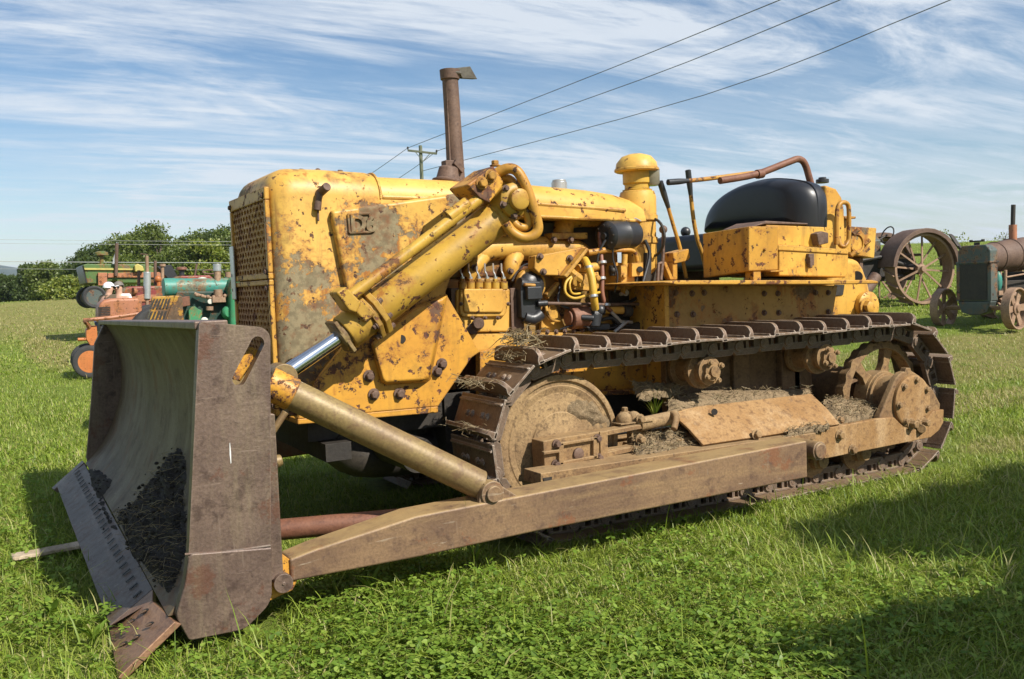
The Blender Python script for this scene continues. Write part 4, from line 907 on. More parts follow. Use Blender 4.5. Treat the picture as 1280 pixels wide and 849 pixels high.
# ------------------------------------------------------------------ grass
def leaf_mat(name, cols, trans=.35, straw=0, rough=.55):
    t = NT(name); r = t.geo.outputs['Random Per Island']
    ramp = t.n('ShaderNodeValToRGB'); t.t.links.new(r, ramp.inputs[0]); e = ramp.color_ramp.elements
    while len(e) < len(cols): e.new(.5)
    for i, c in enumerate(cols): e[i].position = (i/(len(cols)-1))*(.93 if len(cols) > 5 and i == len(cols)-1 else 1); e[i].color = (*c, 1)
    col = ramp.outputs[0]
    if straw:
        n2 = t.noise(2.2, 6, .7); s_ = t.math('MULTIPLY', t.math('MULTIPLY', t.step(t.noise(.16, 5, .65, sc=(1,.35,1), loc=(3,1,0)), .52, .66), .45), t.step(n2, .30, .60))
        s_ = t.math('MAXIMUM', s_, dry_patch(t)) if name == 'grass_blades' else s_
        rnd = t.math('GREATER_THAN', t.math('FRACT', t.math('MULTIPLY', r, 37.7)), .35)
        col = t.mix(t.math('MULTIPLY', t.math('MULTIPLY', s_, rnd), straw), col, (.42,.33,.16))
        col = t.mix(t.math('MULTIPLY', t.step(t.noise(.9, 4, .6), .40, .65), .30), col, (.25,.28,.06))
    d = t.n('ShaderNodeBsdfDiffuse'); t.put(d.inputs[0], col); tr = t.n('ShaderNodeBsdfTranslucent'); t.put(tr.inputs[0], t.mix(.5, col, (.32,.40,.03)))
    gl = t.n('ShaderNodeBsdfGlossy'); gl.inputs['Roughness'].default_value = .5
    m1 = t.n('ShaderNodeMixShader'); m1.inputs[0].default_value = trans; t.t.links.new(d.outputs[0], m1.inputs[1]); t.t.links.new(tr.outputs[0], m1.inputs[2])
    m2 = t.n('ShaderNodeMixShader'); m2.inputs[0].default_value = .03; t.t.links.new(m1.outputs[0], m2.inputs[1]); t.t.links.new(gl.outputs[0], m2.inputs[2])
    t.t.links.new(m2.outputs[0], t.out.inputs[0]); return t.m
M['grass'] = leaf_mat('grass_blades', [(.085,.15,.012),(.15,.235,.02),(.21,.30,.026),(.265,.345,.04),(.32,.37,.065),(.40,.36,.15)], straw=.8)
M['clover'] = leaf_mat('clover_leaves', [(.08,.15,.016),(.135,.225,.024),(.185,.285,.034),(.25,.335,.055)])
M['straw'] = leaf_mat('dry_straw', [(.12,.08,.04),(.20,.145,.075),(.29,.22,.125),(.40,.33,.20)], trans=.15)

def scatter(n, d0, d1, a0=-.85, a1=.85, power=1.0):
    u = rng.random(n); d = (d0**(1-power) + u*(d1**(1-power) - d0**(1-power)))**(1/(1-power)) if power != 1 else d0*(d1/d0)**u
    a = rng.uniform(a0, a1, n); fx, fy = .4916, .8708
    return CP.x + d*fx + d*a*fy, CP.y + d*fy - d*a*fx, d
def vnoise(x, y, s, seed=0):
    r = np.random.default_rng(seed); v = np.zeros_like(x)
    for k in range(6):
        th = r.uniform(0, 6.28); f = s*r.uniform(.6, 1.6); v += np.sin((x*math.cos(th) + y*math.sin(th))*f + r.uniform(0, 6.28))
    return v/6
def blades(n, d0, d1, h, w, power, segs=3, lean=.6):
    x, y, d = scatter(n, d0, d1, power=power)
    keep = np.ones(n, bool)
    keep &= ~((x > 2.35) & (x < 6.1) & (np.abs(np.abs(y) - .945) < .26))
    inb = (x > .62) & (x < 1.05) & (y > -1.66) & (y < 2.1); keep &= ~inb
    keep &= ~(np.hypot(x - .42, y + 1.78) < .08) & ~((x > 0) & (x < .45) & (y > -1.95) & (y < -1.2) & (rng.random(n) < .7))
    x, y, d = x[keep], y[keep], d[keep]; n = len(x)
    H = h*rng.lognormal(0, .38, n)*(1 + .35*vnoise(x, y, 2.3, 1)); H *= np.where((x < 7) & (np.abs(y) < 1.1) & (x > 1), .8, 1)
    W = w*rng.uniform(.6, 1.35, n); th = rng.uniform(0, 2*np.pi, n); ln = np.abs(rng.normal(lean, .38, n))
    dx, dy = np.cos(th), np.sin(th); px, py = -dy, dx
    tw = rng.normal(0, .5, n); z0 = gz(x, y) - .012
    V = np.zeros((n, segs*2+1, 3)); 
    for k in range(segs+1):
        t = k/segs; a = ln*t*1.25; r_ = H*np.sin(a)/np.maximum(ln*1.25, .05)*1.1; zz = H*t*np.cos(a*.75)
        r_ = H*t*np.sin(np.minimum(a, 1.5)); ww = W*(1 - t)**.6*.5*(1 if k else .7)
        qx = px*np.cos(tw*t) + dx*np.sin(tw*t); qy = py*np.cos(tw*t) + dy*np.sin(tw*t)
        if k < segs:
            for j, s_ in ((0,-1),(1,1)):
                V[:,k*2+j,0] = x + dx*r_ + qx*ww*s_; V[:,k*2+j,1] = y + dy*r_ + qy*ww*s_; V[:,k*2+j,2] = z0 + zz
        else:
            V[:,k*2,0] = x + dx*r_; V[:,k*2,1] = y + dy*r_; V[:,k*2,2] = z0 + zz
    nv = segs*2+1; base = (np.arange(n)*nv)[:,None]
    tri = []
    for k in range(segs-1): tri += [[2*k,2*k+1,2*k+3],[2*k,2*k+3,2*k+2]]
    tri.append([2*segs-2, 2*segs-1, 2*segs])
    F = (base[:,None,:] + np.array(tri)[None,:,:]).reshape(-1,3)
    return V.reshape(-1,3), F
def join(parts):
    Vs, Fs, o = [], [], 0
    for v, f in parts: Vs.append(v); Fs.append(f + o); o += len(v)
    return np.concatenate(Vs), np.concatenate(Fs)
V, F = join([blades(280000, 2.2, 8.5, .056, .0062, 1.0, 3, 1.0), blades(10000, 2.2, 8.5, .12, .0075, 1.0, 4, 1.0), blades(170000, 8, 20, .055, .012, 1.4, 2, .9), blades(118000, 19, 66, .065, .03, 1.6, 2, .9)])
go = fast_mesh('grass', V, F, M['grass']); tag(go, 'short green grass covering the field', 'grass', kind='stuff')
# clover: three rounded leaflets on a stalk, thick in the foreground on the left
def clover(n):
    x, y, d = scatter(n, 2.2, 9.0, -.85, .85, power=1.0)
    ok = (vnoise(x, y, 3.1, 5) + .30 - .07*(d - 3.2) - .55*np.clip((x - 1.4)/2.2, 0, 2) + rng.normal(0, .22, len(x)) > .0) & ~((x > .62) & (x < 1.05) & (y > -1.66) & (y < 2.1)) & (y < -1.0 + .0*x) | ((x < .3) & (rng.random(len(x)) < .35))
    ok &= ~(np.hypot(x - .45, y + 1.85) < .15) & ~((x > -.05) & (x < .48) & (y > -2.0) & (y < -1.15) & (rng.random(len(x)) < .9)); x, y = x[ok], y[ok]; n = len(x); H = rng.uniform(.035, .085, n); s = rng.uniform(.008, .0155, n); th = rng.uniform(0, 6.28, n); z = gz(x, y) + H
    tx, ty = rng.normal(0, .28, n), rng.normal(-.1, .28, n); x = x + tx*.03; y = y + ty*.03
    shape = np.array([(0,0),(.75,.55),(1.35,.80),(1.85,.55),(1.75,0),(1.85,-.55),(1.35,-.80),(.75,-.55)])
    Vs = []; 
    for k in range(3):
        a = th + k*2*np.pi/3; c, s_ = np.cos(a), np.sin(a)
        for (u, v) in shape:
            X = (u*c - v*s_)*s; Yv = (u*s_ + v*c)*s; fold = np.abs(v)*s*.35 - (u*s)*.25
            Vs.append(np.stack([x+X, y+Yv, z + X*tx + Yv*ty + fold], 1))
    V = np.stack(Vs, 1).reshape(n, 24, 3)
    fan = [[0,i,i+1] for i in range(1, 7)]; tri = np.array([[8*k + q for q in f] for k in range(3) for f in fan])
    F = ((np.arange(n)*24)[:,None,None] + tri[None]).reshape(-1,3)
    return V.reshape(-1,3), F
V, F = clover(62000); co = fast_mesh('clover', V, F, M['clover']); tag(co, 'leafy clover growing thick in the foreground grass', 'clover', kind='stuff')
# broad dock and plantain weeds
def weed(name, x, y, n, L, W, label, upr=.5, mat='clover', z=None, narrow=False):
    vs, fs = [], []; z = gzf(x, y) if z is None else z
    for i in range(n):
        th = random.uniform(0, 6.28); l = L*random.uniform(.6, 1.1); w = W*random.uniform(.7, 1.1); lean = random.uniform(.4, 1.2)*(1-upr*.5); rows = []
        for k in range(7):
            t = k/6; r = l*t*math.sin(lean*(.5+.6*t)); h = l*t*math.cos(lean*(.4+.7*t)) ; ww = w*(math.sin(math.pi*min(1, t*.93+.07))**.8)*(1+.2*math.sin(k*2.4+i)) if not narrow else w*(1-t)
            c = Vector((math.cos(th)*r, math.sin(th)*r, h)); p_ = Vector((-math.sin(th), math.cos(th), .15))*ww
            rows.append([c - p_ + Vector((0,0,ww*.3)), c, c + p_ + Vector((0,0,ww*.3))])
        b = len(vs); vs += [p for r in rows for p in r]
        for k in range(6):
            for j in range(2): fs.append([b+k*3+j, b+k*3+j+1, b+(k+1)*3+j+1, b+(k+1)*3+j])
    o = fast_mesh(name, np.array([tuple(v) for v in vs]), np.array(fs), M[mat], loc=(x, y, z), smooth=True); tag(o, label, 'weed'); return o
def gp(px, py): v = SZ(px, py, 0.02); return v.x, v.y
weed('dock_weed', *gp(462,742), 9, .17, .016, 'broad upright leaves in front of the push arm front end', .7)
weed('dock_weed', *gp(66,770), 8, .14, .02, 'leafy weed at the left edge beside the cutting edge', .5)
weed('dock_weed', *gp(595,702), 7, .16, .010, 'tall clover stems against the middle of the push arm', .8)
weed('dock_weed', *gp(118,800), 9, .13, .018, 'low leafy weed left of the end bit tip', .4)
pv = S(818,512,-.86); weed('grass_weed', pv.x, pv.y, 26, .24, .004, 'thin grass tuft sprouting from the track frame by the idler wheel', .6, 'grass', pv.z-.06, True)

# ================================================================== SKY AND SUN
sun_dir = Vector((.285, -.66, .655)).normalized()
su = bpy.data.lights.new('sun', 'SUN'); su.energy = 5.0; su.angle = R_(.53); su.color = (1, .94, .85)
so_ = bpy.data.objects.new('sun', su); COL.objects.link(so_); so_.rotation_euler = sun_dir.to_track_quat('Z', 'Y').to_euler(); so_.location = sun_dir*60
w = bpy.data.worlds.new('World'); scene.world = w; w.use_nodes = True; nt = w.node_tree; nt.nodes.clear()
class WT(NT):
    def __init__(s): s.t = nt; s.tc = nt.nodes.new('ShaderNodeTexCoord'); s.obj = s.tc.outputs['Generated']
t = WT(); out = nt.nodes.new('ShaderNodeOutputWorld'); bg = nt.nodes.new('ShaderNodeBackground'); sky = nt.nodes.new('ShaderNodeTexSky')
sky.sky_type = 'NISHITA'; sky.sun_disc = False; sky.sun_elevation = math.asin(sun_dir.z); sky.sun_rotation = math.atan2(sun_dir.x, sun_dir.y); sky.altitude = 200; sky.air_density = 1.0; sky.dust_density = .35; sky.ozone_density = 1.5
sep = nt.nodes.new('ShaderNodeSeparateXYZ'); nt.links.new(t.obj, sep.inputs[0])
zc = t.math('MAXIMUM', t.math('ADD', sep.outputs[2], .10), .03)
cmb = nt.nodes.new('ShaderNodeCombineXYZ'); t.put(cmb.inputs[0], t.math('DIVIDE', sep.outputs[0], zc)); t.put(cmb.inputs[1], t.math('DIVIDE', sep.outputs[1], zc))
pv_ = cmb.outputs[0]
warp = t.noise(.5, 3, .5, vec=pv_)
st1 = t.noise(1.3, 10, .66, vec=t.mapv(pv_, (.45,1.15,1), (0,0,R_(-18))), dist=1.1)
st2 = t.noise(3.1, 8, .66, vec=t.mapv(pv_, (.30,1.5,1), (0,0,R_(-30)), (4,2,0)), dist=.5)
bigm = t.noise(.42, 4, .55, vec=t.mapv(pv_, (1,1,1), (0,0,0), (1.5,3.2,0)))
c1 = t.math('MULTIPLY', t.step(st1, .41, .68), t.step(bigm, .26, .54)); c2 = t.math('MULTIPLY', t.step(st2, .42, .74), .6)
st3 = t.noise(2.2, 10, .68, vec=t.mapv(pv_, (.34,1.5,1), (0,0,R_(38)), (2,7,0)), dist=.8); c3 = t.math('MULTIPLY', t.math('MULTIPLY', t.step(st3, .47, .74), .75), t.step(t.noise(.6, 4, .55, vec=t.mapv(pv_, (1,1,1), (0,0,0), (5,1,0))), .40, .60)); c2 = t.math('ADD', c2, c3)
cl = t.math('ADD', c1, c2, clamp=True); low = t.step(sep.outputs[2], .34, .0)
cl = t.math('MAXIMUM', t.math('MULTIPLY', cl, .85), t.math('MULTIPLY', t.math('MULTIPLY', low, t.step(st2, .30, .62)), .5))
hsv = nt.nodes.new('ShaderNodeHueSaturation'); hsv.inputs['Saturation'].default_value = 1.18; nt.links.new(sky.outputs[0], hsv.inputs['Color'])
skyc = t.mix(cl, hsv.outputs[0], (7.0,7.5,8.1)); nt.links.new(skyc, bg.inputs[0]); bg.inputs[1].default_value = .078; nt.links.new(bg.outputs[0], out.inputs[0])
scene.view_settings.view_transform = 'Standard'; scene.view_settings.look = 'None'; scene.view_settings.exposure = 0.58; scene.view_settings.gamma = 1
scene.render.engine = 'CYCLES'; scene.cycles.max_bounces = 6; scene.cycles.transparent_max_bounces = 8
# ================================================================== LOOSE THINGS ON AND AROUND THE BULLDOZER
def straws(mb, n, fn, l0=.04, l1=.13, r=.0018):
    for i in range(n):
        c, up_ = fn(); th = random.uniform(0, 6.28); L = random.uniform(l0, l1); d = Vector((math.cos(th), math.sin(th), random.uniform(-.3,.5)))*L*.5
        d2 = Vector((random.gauss(0,.25), random.gauss(0,.25), random.gauss(.1,.25)))*L*.5
        mb.tube([c - d, c + d2 + up_*.004, c + d], [r, r*1.1, r*.6], 4)
# heap of black soil lying in the blade
def soil(pts, ys_, name, label, parent=None):
    pass
def heap(outline, base_fn, h, n=26, seed=0, rough=.03, scale=9):
    # outline: pixel polygon on a surface base_fn(px,py)->Vector ; height h along normal fn
    xs = [p[0] for p in outline]; ys = [p[1] for p in outline]; x0, x1, y0, y1 = min(xs), max(xs), min(ys), max(ys)
    def dist(px, py):
        ins = False; dm = 1e9; k = len(outline)
        for i in range(k):
            (ax_, ay), (bx_, by) = outline[i], outline[(i+1)%k]
            if (ay > py) != (by > py) and px < (bx_-ax_)*(py-ay)/(by-ay) + ax_: ins = not ins
            t = max(0, min(1, ((px-ax_)*(bx_-ax_)+(py-ay)*(by-ay))/((bx_-ax_)**2+(by-ay)**2+1e-9))); dm = min(dm, math.hypot(px-ax_-t*(bx_-ax_), py-ay-t*(by-ay)))
        return dm if ins else -dm
    V_, F_, idx = [], [], {}
    nx = n; ny = max(8, int(n*(y1-y0)/(x1-x0)))
    for j in range(ny+1):
        for i in range(nx+1):
            px = x0 + (x1-x0)*i/nx; py = y0 + (y1-y0)*j/ny; d = dist(px, py)
            if d < -(x1-x0)/nx*1.2: continue
            p, nr = base_fn(px, py); q = p*scale; f = max(0, min(1, (d+2)/(.22*min(x1-x0, y1-y0))))
            hh = h*(f**.6)*(.75+.5*mnoise.noise(q*.35)) + rough*(mnoise.noise(q) + .5*mnoise.noise(q*2.3) + .3*mnoise.noise(q*5))*min(1, f*2+.2) - .012*(1-f)
            idx[(i,j)] = len(V_); V_.append(p + nr*hh)
    for j in range(ny):
        for i in range(nx):
            k = [(i,j),(i+1,j),(i+1,j+1),(i,j+1)]
            if all(q in idx for q in k): F_.append([idx[q] for q in k])
    mb = MB(); mb.add(V_, F_); return mb
def mold_pt(px, py):                       # intersect the view ray with the moldboard
    d = ray(px, py); lo_t, best = None, None
    for i in range(400):
        p = CP + d*((3.2 + i*.012)/FPX)
        y = p.y
        zs = (p.z); 
        # x of the moldboard at this height
        s = (y-YN)/(YF-YN); zb = .09*s; zt = 1.337*(1-s)+1.286*s; zz = .09 + (p.z-zb)*(1.29-.09)/(zt-zb)
        if zz <= pf[-1][1]:
            xm = pf[-1][0] - .020*(1-s) - (pf[-1][1]-zz)*1.2
        else:
            xm = pf[0][0]
            for k in range(len(pf)-1):
                if pf[k+1][1] <= zz <= pf[k][1]:
                    u_ = (zz-pf[k+1][1])/(pf[k][1]-pf[k+1][1]+1e-9); xm = pf[k+1][0]+(pf[k][0]-pf[k+1][0])*u_ - .02*(1-s); break
        if p.x > xm: return p, Vector((-.75,-.15,.62)).normalized()
    return p, Vector((-.75,-.15,.62)).normalized()
M['soil'] = rusty('black_damp_soil', (.018,.015,.012), (.030,.024,.018), (.05,.038,.025), 9, .9, 0, pit=.8, seed=20)
def clods(mb, pts, n, r0, r1, nr):
    for i in range(n):
        p = random.choice(pts); r = random.uniform(r0, r1); c = p + Vector((random.gauss(0,.02), random.gauss(0,.02), random.gauss(0,.02))) + nr*r*.5
        k = len(mb.v); mb.ball(c, r, 6, (random.uniform(.7,1.2), random.uniform(.7,1.2), random.uniform(.6,1)))
        for q in range(k, len(mb.v)):
            v = Vector(mb.v[q]); mb.v[q] = tuple(v + (v-c)*.35*mnoise.noise(v*60))
o1 = [(213,568),(226,562),(232,575),(234,640),(232,690),(222,730),(212,742),(204,736),(193,722),(180,705),(166,695),(158,668),(148,655),(150,640),(170,628),(185,605),(200,588)]
hm = heap(o1, mold_pt, .06, 64, rough=.028, scale=20)
nr_ = Vector((-.75,-.15,.62)).normalized(); vsl = [Vector(v) for v in hm.v]
clods(hm, vsl, 330, .003, .012, nr_)
hp = build('soil_heap', hm, M['soil'], bevel=0, off=(.62,-.9,.3)); tag(hp, 'heap of black soil with pale roots lying in the bulldozer blade', 'soil heap')
sb = MB(); random.seed(3)
straws(sb, 260, lambda: (random.choice(vsl) + nr_*.012, nr_), .03, .13, .0009)
tag(build('root', sb, M['straw'], hp, bevel=0, off=(.62,-.9,.3)), kind='stuff')
o2 = [(110,588),(120,586),(127,590),(140,600),(138,608),(128,620),(133,640),(146,662),(138,660),(124,628),(114,604)]
hm2 = heap(o2, mold_pt, .03, 20, rough=.02, scale=14); v2 = [Vector(v) for v in hm2.v]; clods(hm2, v2, 50, .003, .009, nr_)
h2 = build('soil_crumbs', hm2, M['soil'], bevel=0, off=(.6,1.2,.35)); tag(h2, 'small trail of black soil crumbs above the cutting edge, far end of the blade', 'soil crumbs')
# dried clippings packed on the track frame
M['litter'] = rusty('dry_grass_litter', (.14,.10,.055), (.24,.17,.095), (.36,.27,.16), 16, .95, 0, pit=.9, seed=21)
lit = MB(); ls = MB(); random.seed(5)
def flat_pt(ya, yb, pa, pb):           # a sloping bed: depth ya at image row pa, yb at row pb
    return lambda px, py: (S(px, py, ya + (yb-ya)*(py-pa)/(pb-pa)), Vector((0,-.6,.8)))
for outl_, z0, h, ns in (([(836,503),(880,492),(930,490),(1010,486),(1014,493),(940,502),(870,509),(838,516)], (-.85,-1.02,486,512), .02, 190),
                     ([(1030,500),(1050,497),(1085,507),(1100,512),(1098,526),(1060,532),(1046,530)], (-1.02,-1.22,500,530), .03, 220),
                     ([(795,548),(838,538),(850,541),(872,558),(872,564),(820,574),(796,574)], (-1.04,-1.26,540,574), .02, 260),
                     ([(790,478),(850,478),(850,492),(800,500)], (-.80,-.9,478,500), .02, 60),
                     ([(985,538),(1000,535),(1035,530),(1036,536),(1000,543),(985,546)], (-1.25,-1.33,530,546), .012, 60)):
    q_ = heap(outl_, flat_pt(*z0), h, 30, rough=.022, scale=16); lit.add(q_.v, q_.f); pts_ = [Vector(v) for v in q_.v]
    straws(ls, ns, lambda: (random.choice(pts_) + Vector((random.gauss(0,.01), random.gauss(0,.01), .012)), Vector((0,0,1))), .02, .09, .0018)
lo2 = build('dried_clippings', lit, M['litter'], bevel=0, off=(4.0,-1.1,.5)); tag(lo2, 'dried grass clippings and mud packed along the track frame', 'dried clippings', kind='stuff')
so2 = tag(build('straw', ls, M['straw'], lo2, bevel=0, off=(4.0,-1.1,.5)), kind='stuff')
cm = heap([(703,506),(722,498),(745,500),(765,520),(772,545),(762,548),(748,535),(728,528),(708,520)], lambda px, py: (S(px,py,-1.008), Vector((0,-1,0))), .012, 34, rough=.010, scale=26)
build('caked_mud', cm, M['litter'], [o for o in bpy.data.objects if o.name.startswith('idler_wheel')][0], bevel=0, off=(3.6,0,0))
def shoe_top(px, py): return S(px, py, -1.0), None
sw = MB(); random.seed(9); c0 = S(652,425,-1.0)
straws(sw, 110, lambda: (c0 + Vector((random.gauss(0,.055), random.gauss(0,.07), random.gauss(.01,.022))), Vector((0,0,1))), .06, .20, .0022)
ob = build('straw_tuft', sw, M['straw'], bevel=0, off=c0); tag(ob, 'tangled tuft of pale straw on top of the track above the idler wheel', 'straw tuft', kind='stuff')
sw = MB()
for cpx, y_, k_ in (((590,478),-1.0,70),((632,444),-1.0,60),((585,535),-1.0,30)):
    cc_ = S(*cpx, y_); straws(sw, k_, lambda: (cc_ + Vector((random.gauss(0,.035), random.gauss(0,.09), random.gauss(0,.012))), Vector((0,0,1))), .03, .10, .0016)
ob = build('straw_scraps', sw, M['straw'], bevel=0, off=S(590,478,-1.0)); tag(ob, 'scraps of straw and dirt stuck on the front track shoes', 'straw scraps', kind='stuff')
# plank in the grass
M['wood'] = rusty('weathered_wood', (.34,.26,.17), (.42,.34,.24), (.24,.18,.11), 5, .8, 0, streak=(1,.1,1), pit=.4, seed=22)
b = MB(); a_, c_ = SZ(14,697,.05), SZ(106,680,.055); d_ = (c_-a_).normalized(); n_ = d_.cross(Vector((0,0,1)))
b.obox((a_+c_)/2, d_*(c_-a_).length*.5, n_*.055, Vector((0,0,.011))); ob = build('wooden_plank', b, M['wood'], bevel=.006, off=(a_+c_)/2); tag(ob, 'weathered wooden plank lying in the grass left of the cutting edge', 'plank')

# ================================================================== BACKGROUND MACHINES
M['orange'] = painted('faded_orange_paint', (.40,.165,.085), (.33,.14,.08), primer=(.22,.11,.065), chip=.545, speck=.59, seed=21, runs=.6, edge=False, grime=.4)
M['orange2'] = painted('bright_orange_paint', (.50,.17,.05), (.40,.13,.04), chip=.60, speck=.61, seed=22, edge=False, grime=.3)
M['maroon'] = painted('maroon_paint', (.21,.04,.038), (.15,.035,.03), chip=.56, speck=.58, seed=23, edge=False)
M['green'] = painted('farm_green_paint', (.085,.155,.045), (.065,.12,.035), chip=.56, speck=.60, seed=24, edge=False)
M['teal'] = painted('teal_paint', (.05,.25,.20), (.045,.20,.16), primer=(.15,.20,.15), chip=.58, speck=.62, seed=25, edge=False, grime=.5)
M['dkgreen'] = painted('dark_green_iron', (.018,.05,.038), (.014,.04,.03), chip=.62, speck=.6, seed=26, edge=False)
M['bgreen'] = painted('bright_green_paint', (.05,.24,.11), (.04,.19,.085), chip=.6, speck=.62, seed=27, edge=False, grime=.5)
M['greyg'] = painted('grey_green_paint', (.085,.105,.095), (.06,.075,.07), primer=(.05,.04,.035), rust=(.08,.05,.035), chip=.57, speck=.6, seed=28, edge=False)
M['hopper'] = painted('worn_hopper_paint', (.42,.25,.04), (.32,.17,.03), primer=(.12,.08,.05), rust=(.14,.08,.04), chip=.53, speck=.58, seed=29, big=5, edge=False)
M['cream'] = plain('cream_paint', (.6,.58,.5), .5)
M['yellowtrim'] = plain('yellow_trim', (.45,.38,.10), .5)
M['wheelrust'] = rusty('pale_rusty_wheel', (.26,.16,.10), (.34,.22,.14), (.17,.10,.065), 4, .7, 0, pit=.2, seed=30)
def Q(name, mb, mat, par, **k):
    k.setdefault('bevel', .008); return (build_each if name in EACH else build)(name, mb, M[mat], par, **k)
def tyre_wheel(par, name, c, r, w, rim, hub=.0, axis=(0,-1,0), tmat='rubber'):
    b = MB(); ri = r*.66; c = Vector(c); a = Vector(axis).normalized()
    b.lathe([(ri,-w*.4),(r*.86,-w*.5),(r*.96,-w*.42),(r,-w*.2),(r,w*.2),(r*.96,w*.42),(r*.86,w*.5),(ri,w*.4),(ri*.97,0),(ri,-w*.4)], c, a, 40)
    u = a.orthogonal().normalized(); v = a.cross(u)
    o = Q(name, b, tmat, par, bevel=0); b = MB(); b.lathe([(ri*1.02,w*.42),(ri*.95,w*.40),(ri*.85,w*.2),(ri*.5,w*.12),(ri*.3,w*.22),(ri*.25,w*.34),(.01,w*.36)], c, a, 32)
    b.lathe([(ri*1.02,-w*.42),(ri*.85,-w*.2),(.01,-w*.1)], c, a, 32); Q('rim', b, rim, o, bevel=0); return o
def spoke_wheel(par, name, c, r, w, ns, mat, axis=(0,-1,0), cleats=0, sw=.03, flat=False):
    c = Vector(c); a = Vector(axis).normalized(); u = a.orthogonal().normalized(); v = a.cross(u); b = MB()
    b.lathe([(r,-w/2),(r,w/2),(r-.03,w/2),(r-.03,-w/2),(r,-w/2)], c, a, 56)
    if not flat: b.lathe([(r*.985,w*.5),(r*1.0,w*.5+.012),(r-.06,w*.5+.012),(r-.06,w*.45),(r*.985,w*.5)], c, a, 56)
    for k in range(cleats):
        t = 2*math.pi*k/cleats; d = u*math.cos(t) + v*math.sin(t); w_ = (-u*math.sin(t) + v*math.cos(t)); b.obox(c + d*(r+.018), a*w*.48 + w_*.07, w_*.014, d*.03)
    o = Q(name, b, mat, par, bevel=.004); b = MB(); b.lathe([(.01,-w*.35),(.08,-w*.35),(.09,0),(.11,w*.1),(.11,w*.22),(.07,w*.3),(.06,w*.45),(.01,w*.46)], c, a, 20); Q('hub', b, mat, o, bevel=0)
    for k in range(ns):
        t = 2*math.pi*(k+.3)/ns; d = u*math.cos(t) + v*math.sin(t); s_ = (1 if k % 2 else -1)*(0 if flat else 1); b = MB()
        w_ = -u*math.sin(t) + v*math.cos(t); b.loft([[c + d*rr + a*(ao) + w_*sx*ww + a*sy*.012 for sx, sy in ((-1,-1),(1,-1),(1,1),(-1,1))] for rr, ao, ww in ((.07, s_*w*.22, sw), (r-.015, -s_*w*.02, sw*(1.3 if flat else .8)))])
        Q('spoke', b, mat, o, bevel=0)
    return o
def sbox(px0, py0, px1, py1, y0, y1): b = MB(); b.box(S(px0, py1, y0), S(px1, py0, y0) + Vector((0, y1-y0, 0))); return b
LG = 'old tractors and machines parked in a row behind'
# orange tractor
y0 = 13.9; c = S(112,452,y0-.45); tr1 = empty('orange_tractor', (c.x+1.3, y0, gzf(c.x+1.3, y0)))
OFF = tr1.location.copy(); tag(tr1, 'faded orange tractor with slotted nose and front tyre showing left of the blade', 'tractor')
tyre_wheel(tr1, 'front_wheel', c, .305, .15, 'orange2'); tyre_wheel(tr1, 'front_wheel', c + Vector((.05,.95,0)), .305, .15, 'orange2', axis=(0,1,0))
b = MB(); b.sp([(108,412),(111,408),(121,407),(122,422),(118,432),(113,432),(108,424)], y0-.40, y0-.15); b.tube([S(112,432,y0-.3), S(113,452,y0-.3), S(113,452,y0-.45)], .05, 8); b.cyl(S(97,424.5,y0-.35), S(110,424,y0-.35), .03); Q('steering_pedestal', b, 'orange2', tr1)
b = MB(); b.tube([S(104,400.5,y0-.5), S(140,397,y0-.5), S(182,391,y0-.5)], .035, 8); b.tube([S(106,401,y0-.5), S(110,406,y0-.45), S(112,411,y0-.35)], .04, 8); Q('steering_rod', b, 'orange', tr1, bevel=0)
b = MB(); b.sp([(123,404),(123,386),(125,379),(130,375),(140,373),(174,372),(178,378),(178,404)], y0-.30, y0+.30); hd1 = Q('hood', b, 'orange', tr1, bevel=.06, seg=3)
b = MB()
for k in range(7): b.sp([(123.4,384+k*2.1),(138,383.6+k*2.1),(138,384.8+k*2.1),(123.4,385.2+k*2.1)], y0-.31, y0-.25)
Q('grille_slot', b, 'dark', hd1, bevel=0)
b = MB(); b.sp([(125,404),(240,404),(240,430),(125,425)], y0-.2, y0+.2); b.tube([S(112,452,y0), S(150,425,y0)], .09, 8); Q('engine', b, 'dark', tr1)
rc = S(205,440,y0-.6); rc.z = .66 + tr1.location.z; tyre_wheel(tr1, 'rear_wheel', rc, .66, .3, 'orange2'); tyre_wheel(tr1, 'rear_wheel', rc + Vector((0,1.3,0)), .66, .3, 'orange2', axis=(0,1,0))
# maroon tractor with the silver muffler
y0 = 20.0; p = S(178,400,y0); tr2 = empty('maroon_tractor', (p.x, y0, gzf(p.x, y0))); OFF = tr2.location.copy(); tag(tr2, 'dull red tractor with a tall silver muffler behind the orange tractor', 'tractor')
b = MB(); b.sp([(148,402),(149,368),(153,361),(162,358),(205,357),(214,360),(214,402)], y0-.3, y0+.3); Q('hood', b, 'maroon', tr2, bevel=.06)
b = MB(); b.sp([(160,372),(178,368),(206,369),(206,376),(160,378)], y0-.33, y0-.28); b.cyl(S(166,364,y0-.35), S(170,364,y0-.32), .09); Q('engine_cover', b, 'orange', tr2)
b = MB(); b.cyl(S(184,340,y0-.3), S(184,374,y0-.3), .088, n=24); mfl = Q('muffler', b, 'silver', tr2, bevel=.015)
b = MB(); b.tube([S(183.5,320,y0-.3), S(184,341,y0-.3)], .042, 14); b.tube([S(184,373,y0-.3), S(184,384,y0-.3)], .045, 10); Q('exhaust_pipe', b, 'wheelrust', mfl, bevel=0)
b = MB(); b.obox(S(180,318,y0-.3), Vector((.09,0,-.015)), Vector((0,.06,0)), Vector((.001,0,.01))); Q('rain_flap', b, 'rust', mfl, bevel=.003)
for px, t_ in ((173.5,338),(194,326)): b = MB(); b.tube([S(px,t_,y0+.1), S(px,362,y0+.1)], .04, 10); Q('exhaust_pipe', b, 'rust', tr2, bevel=0)
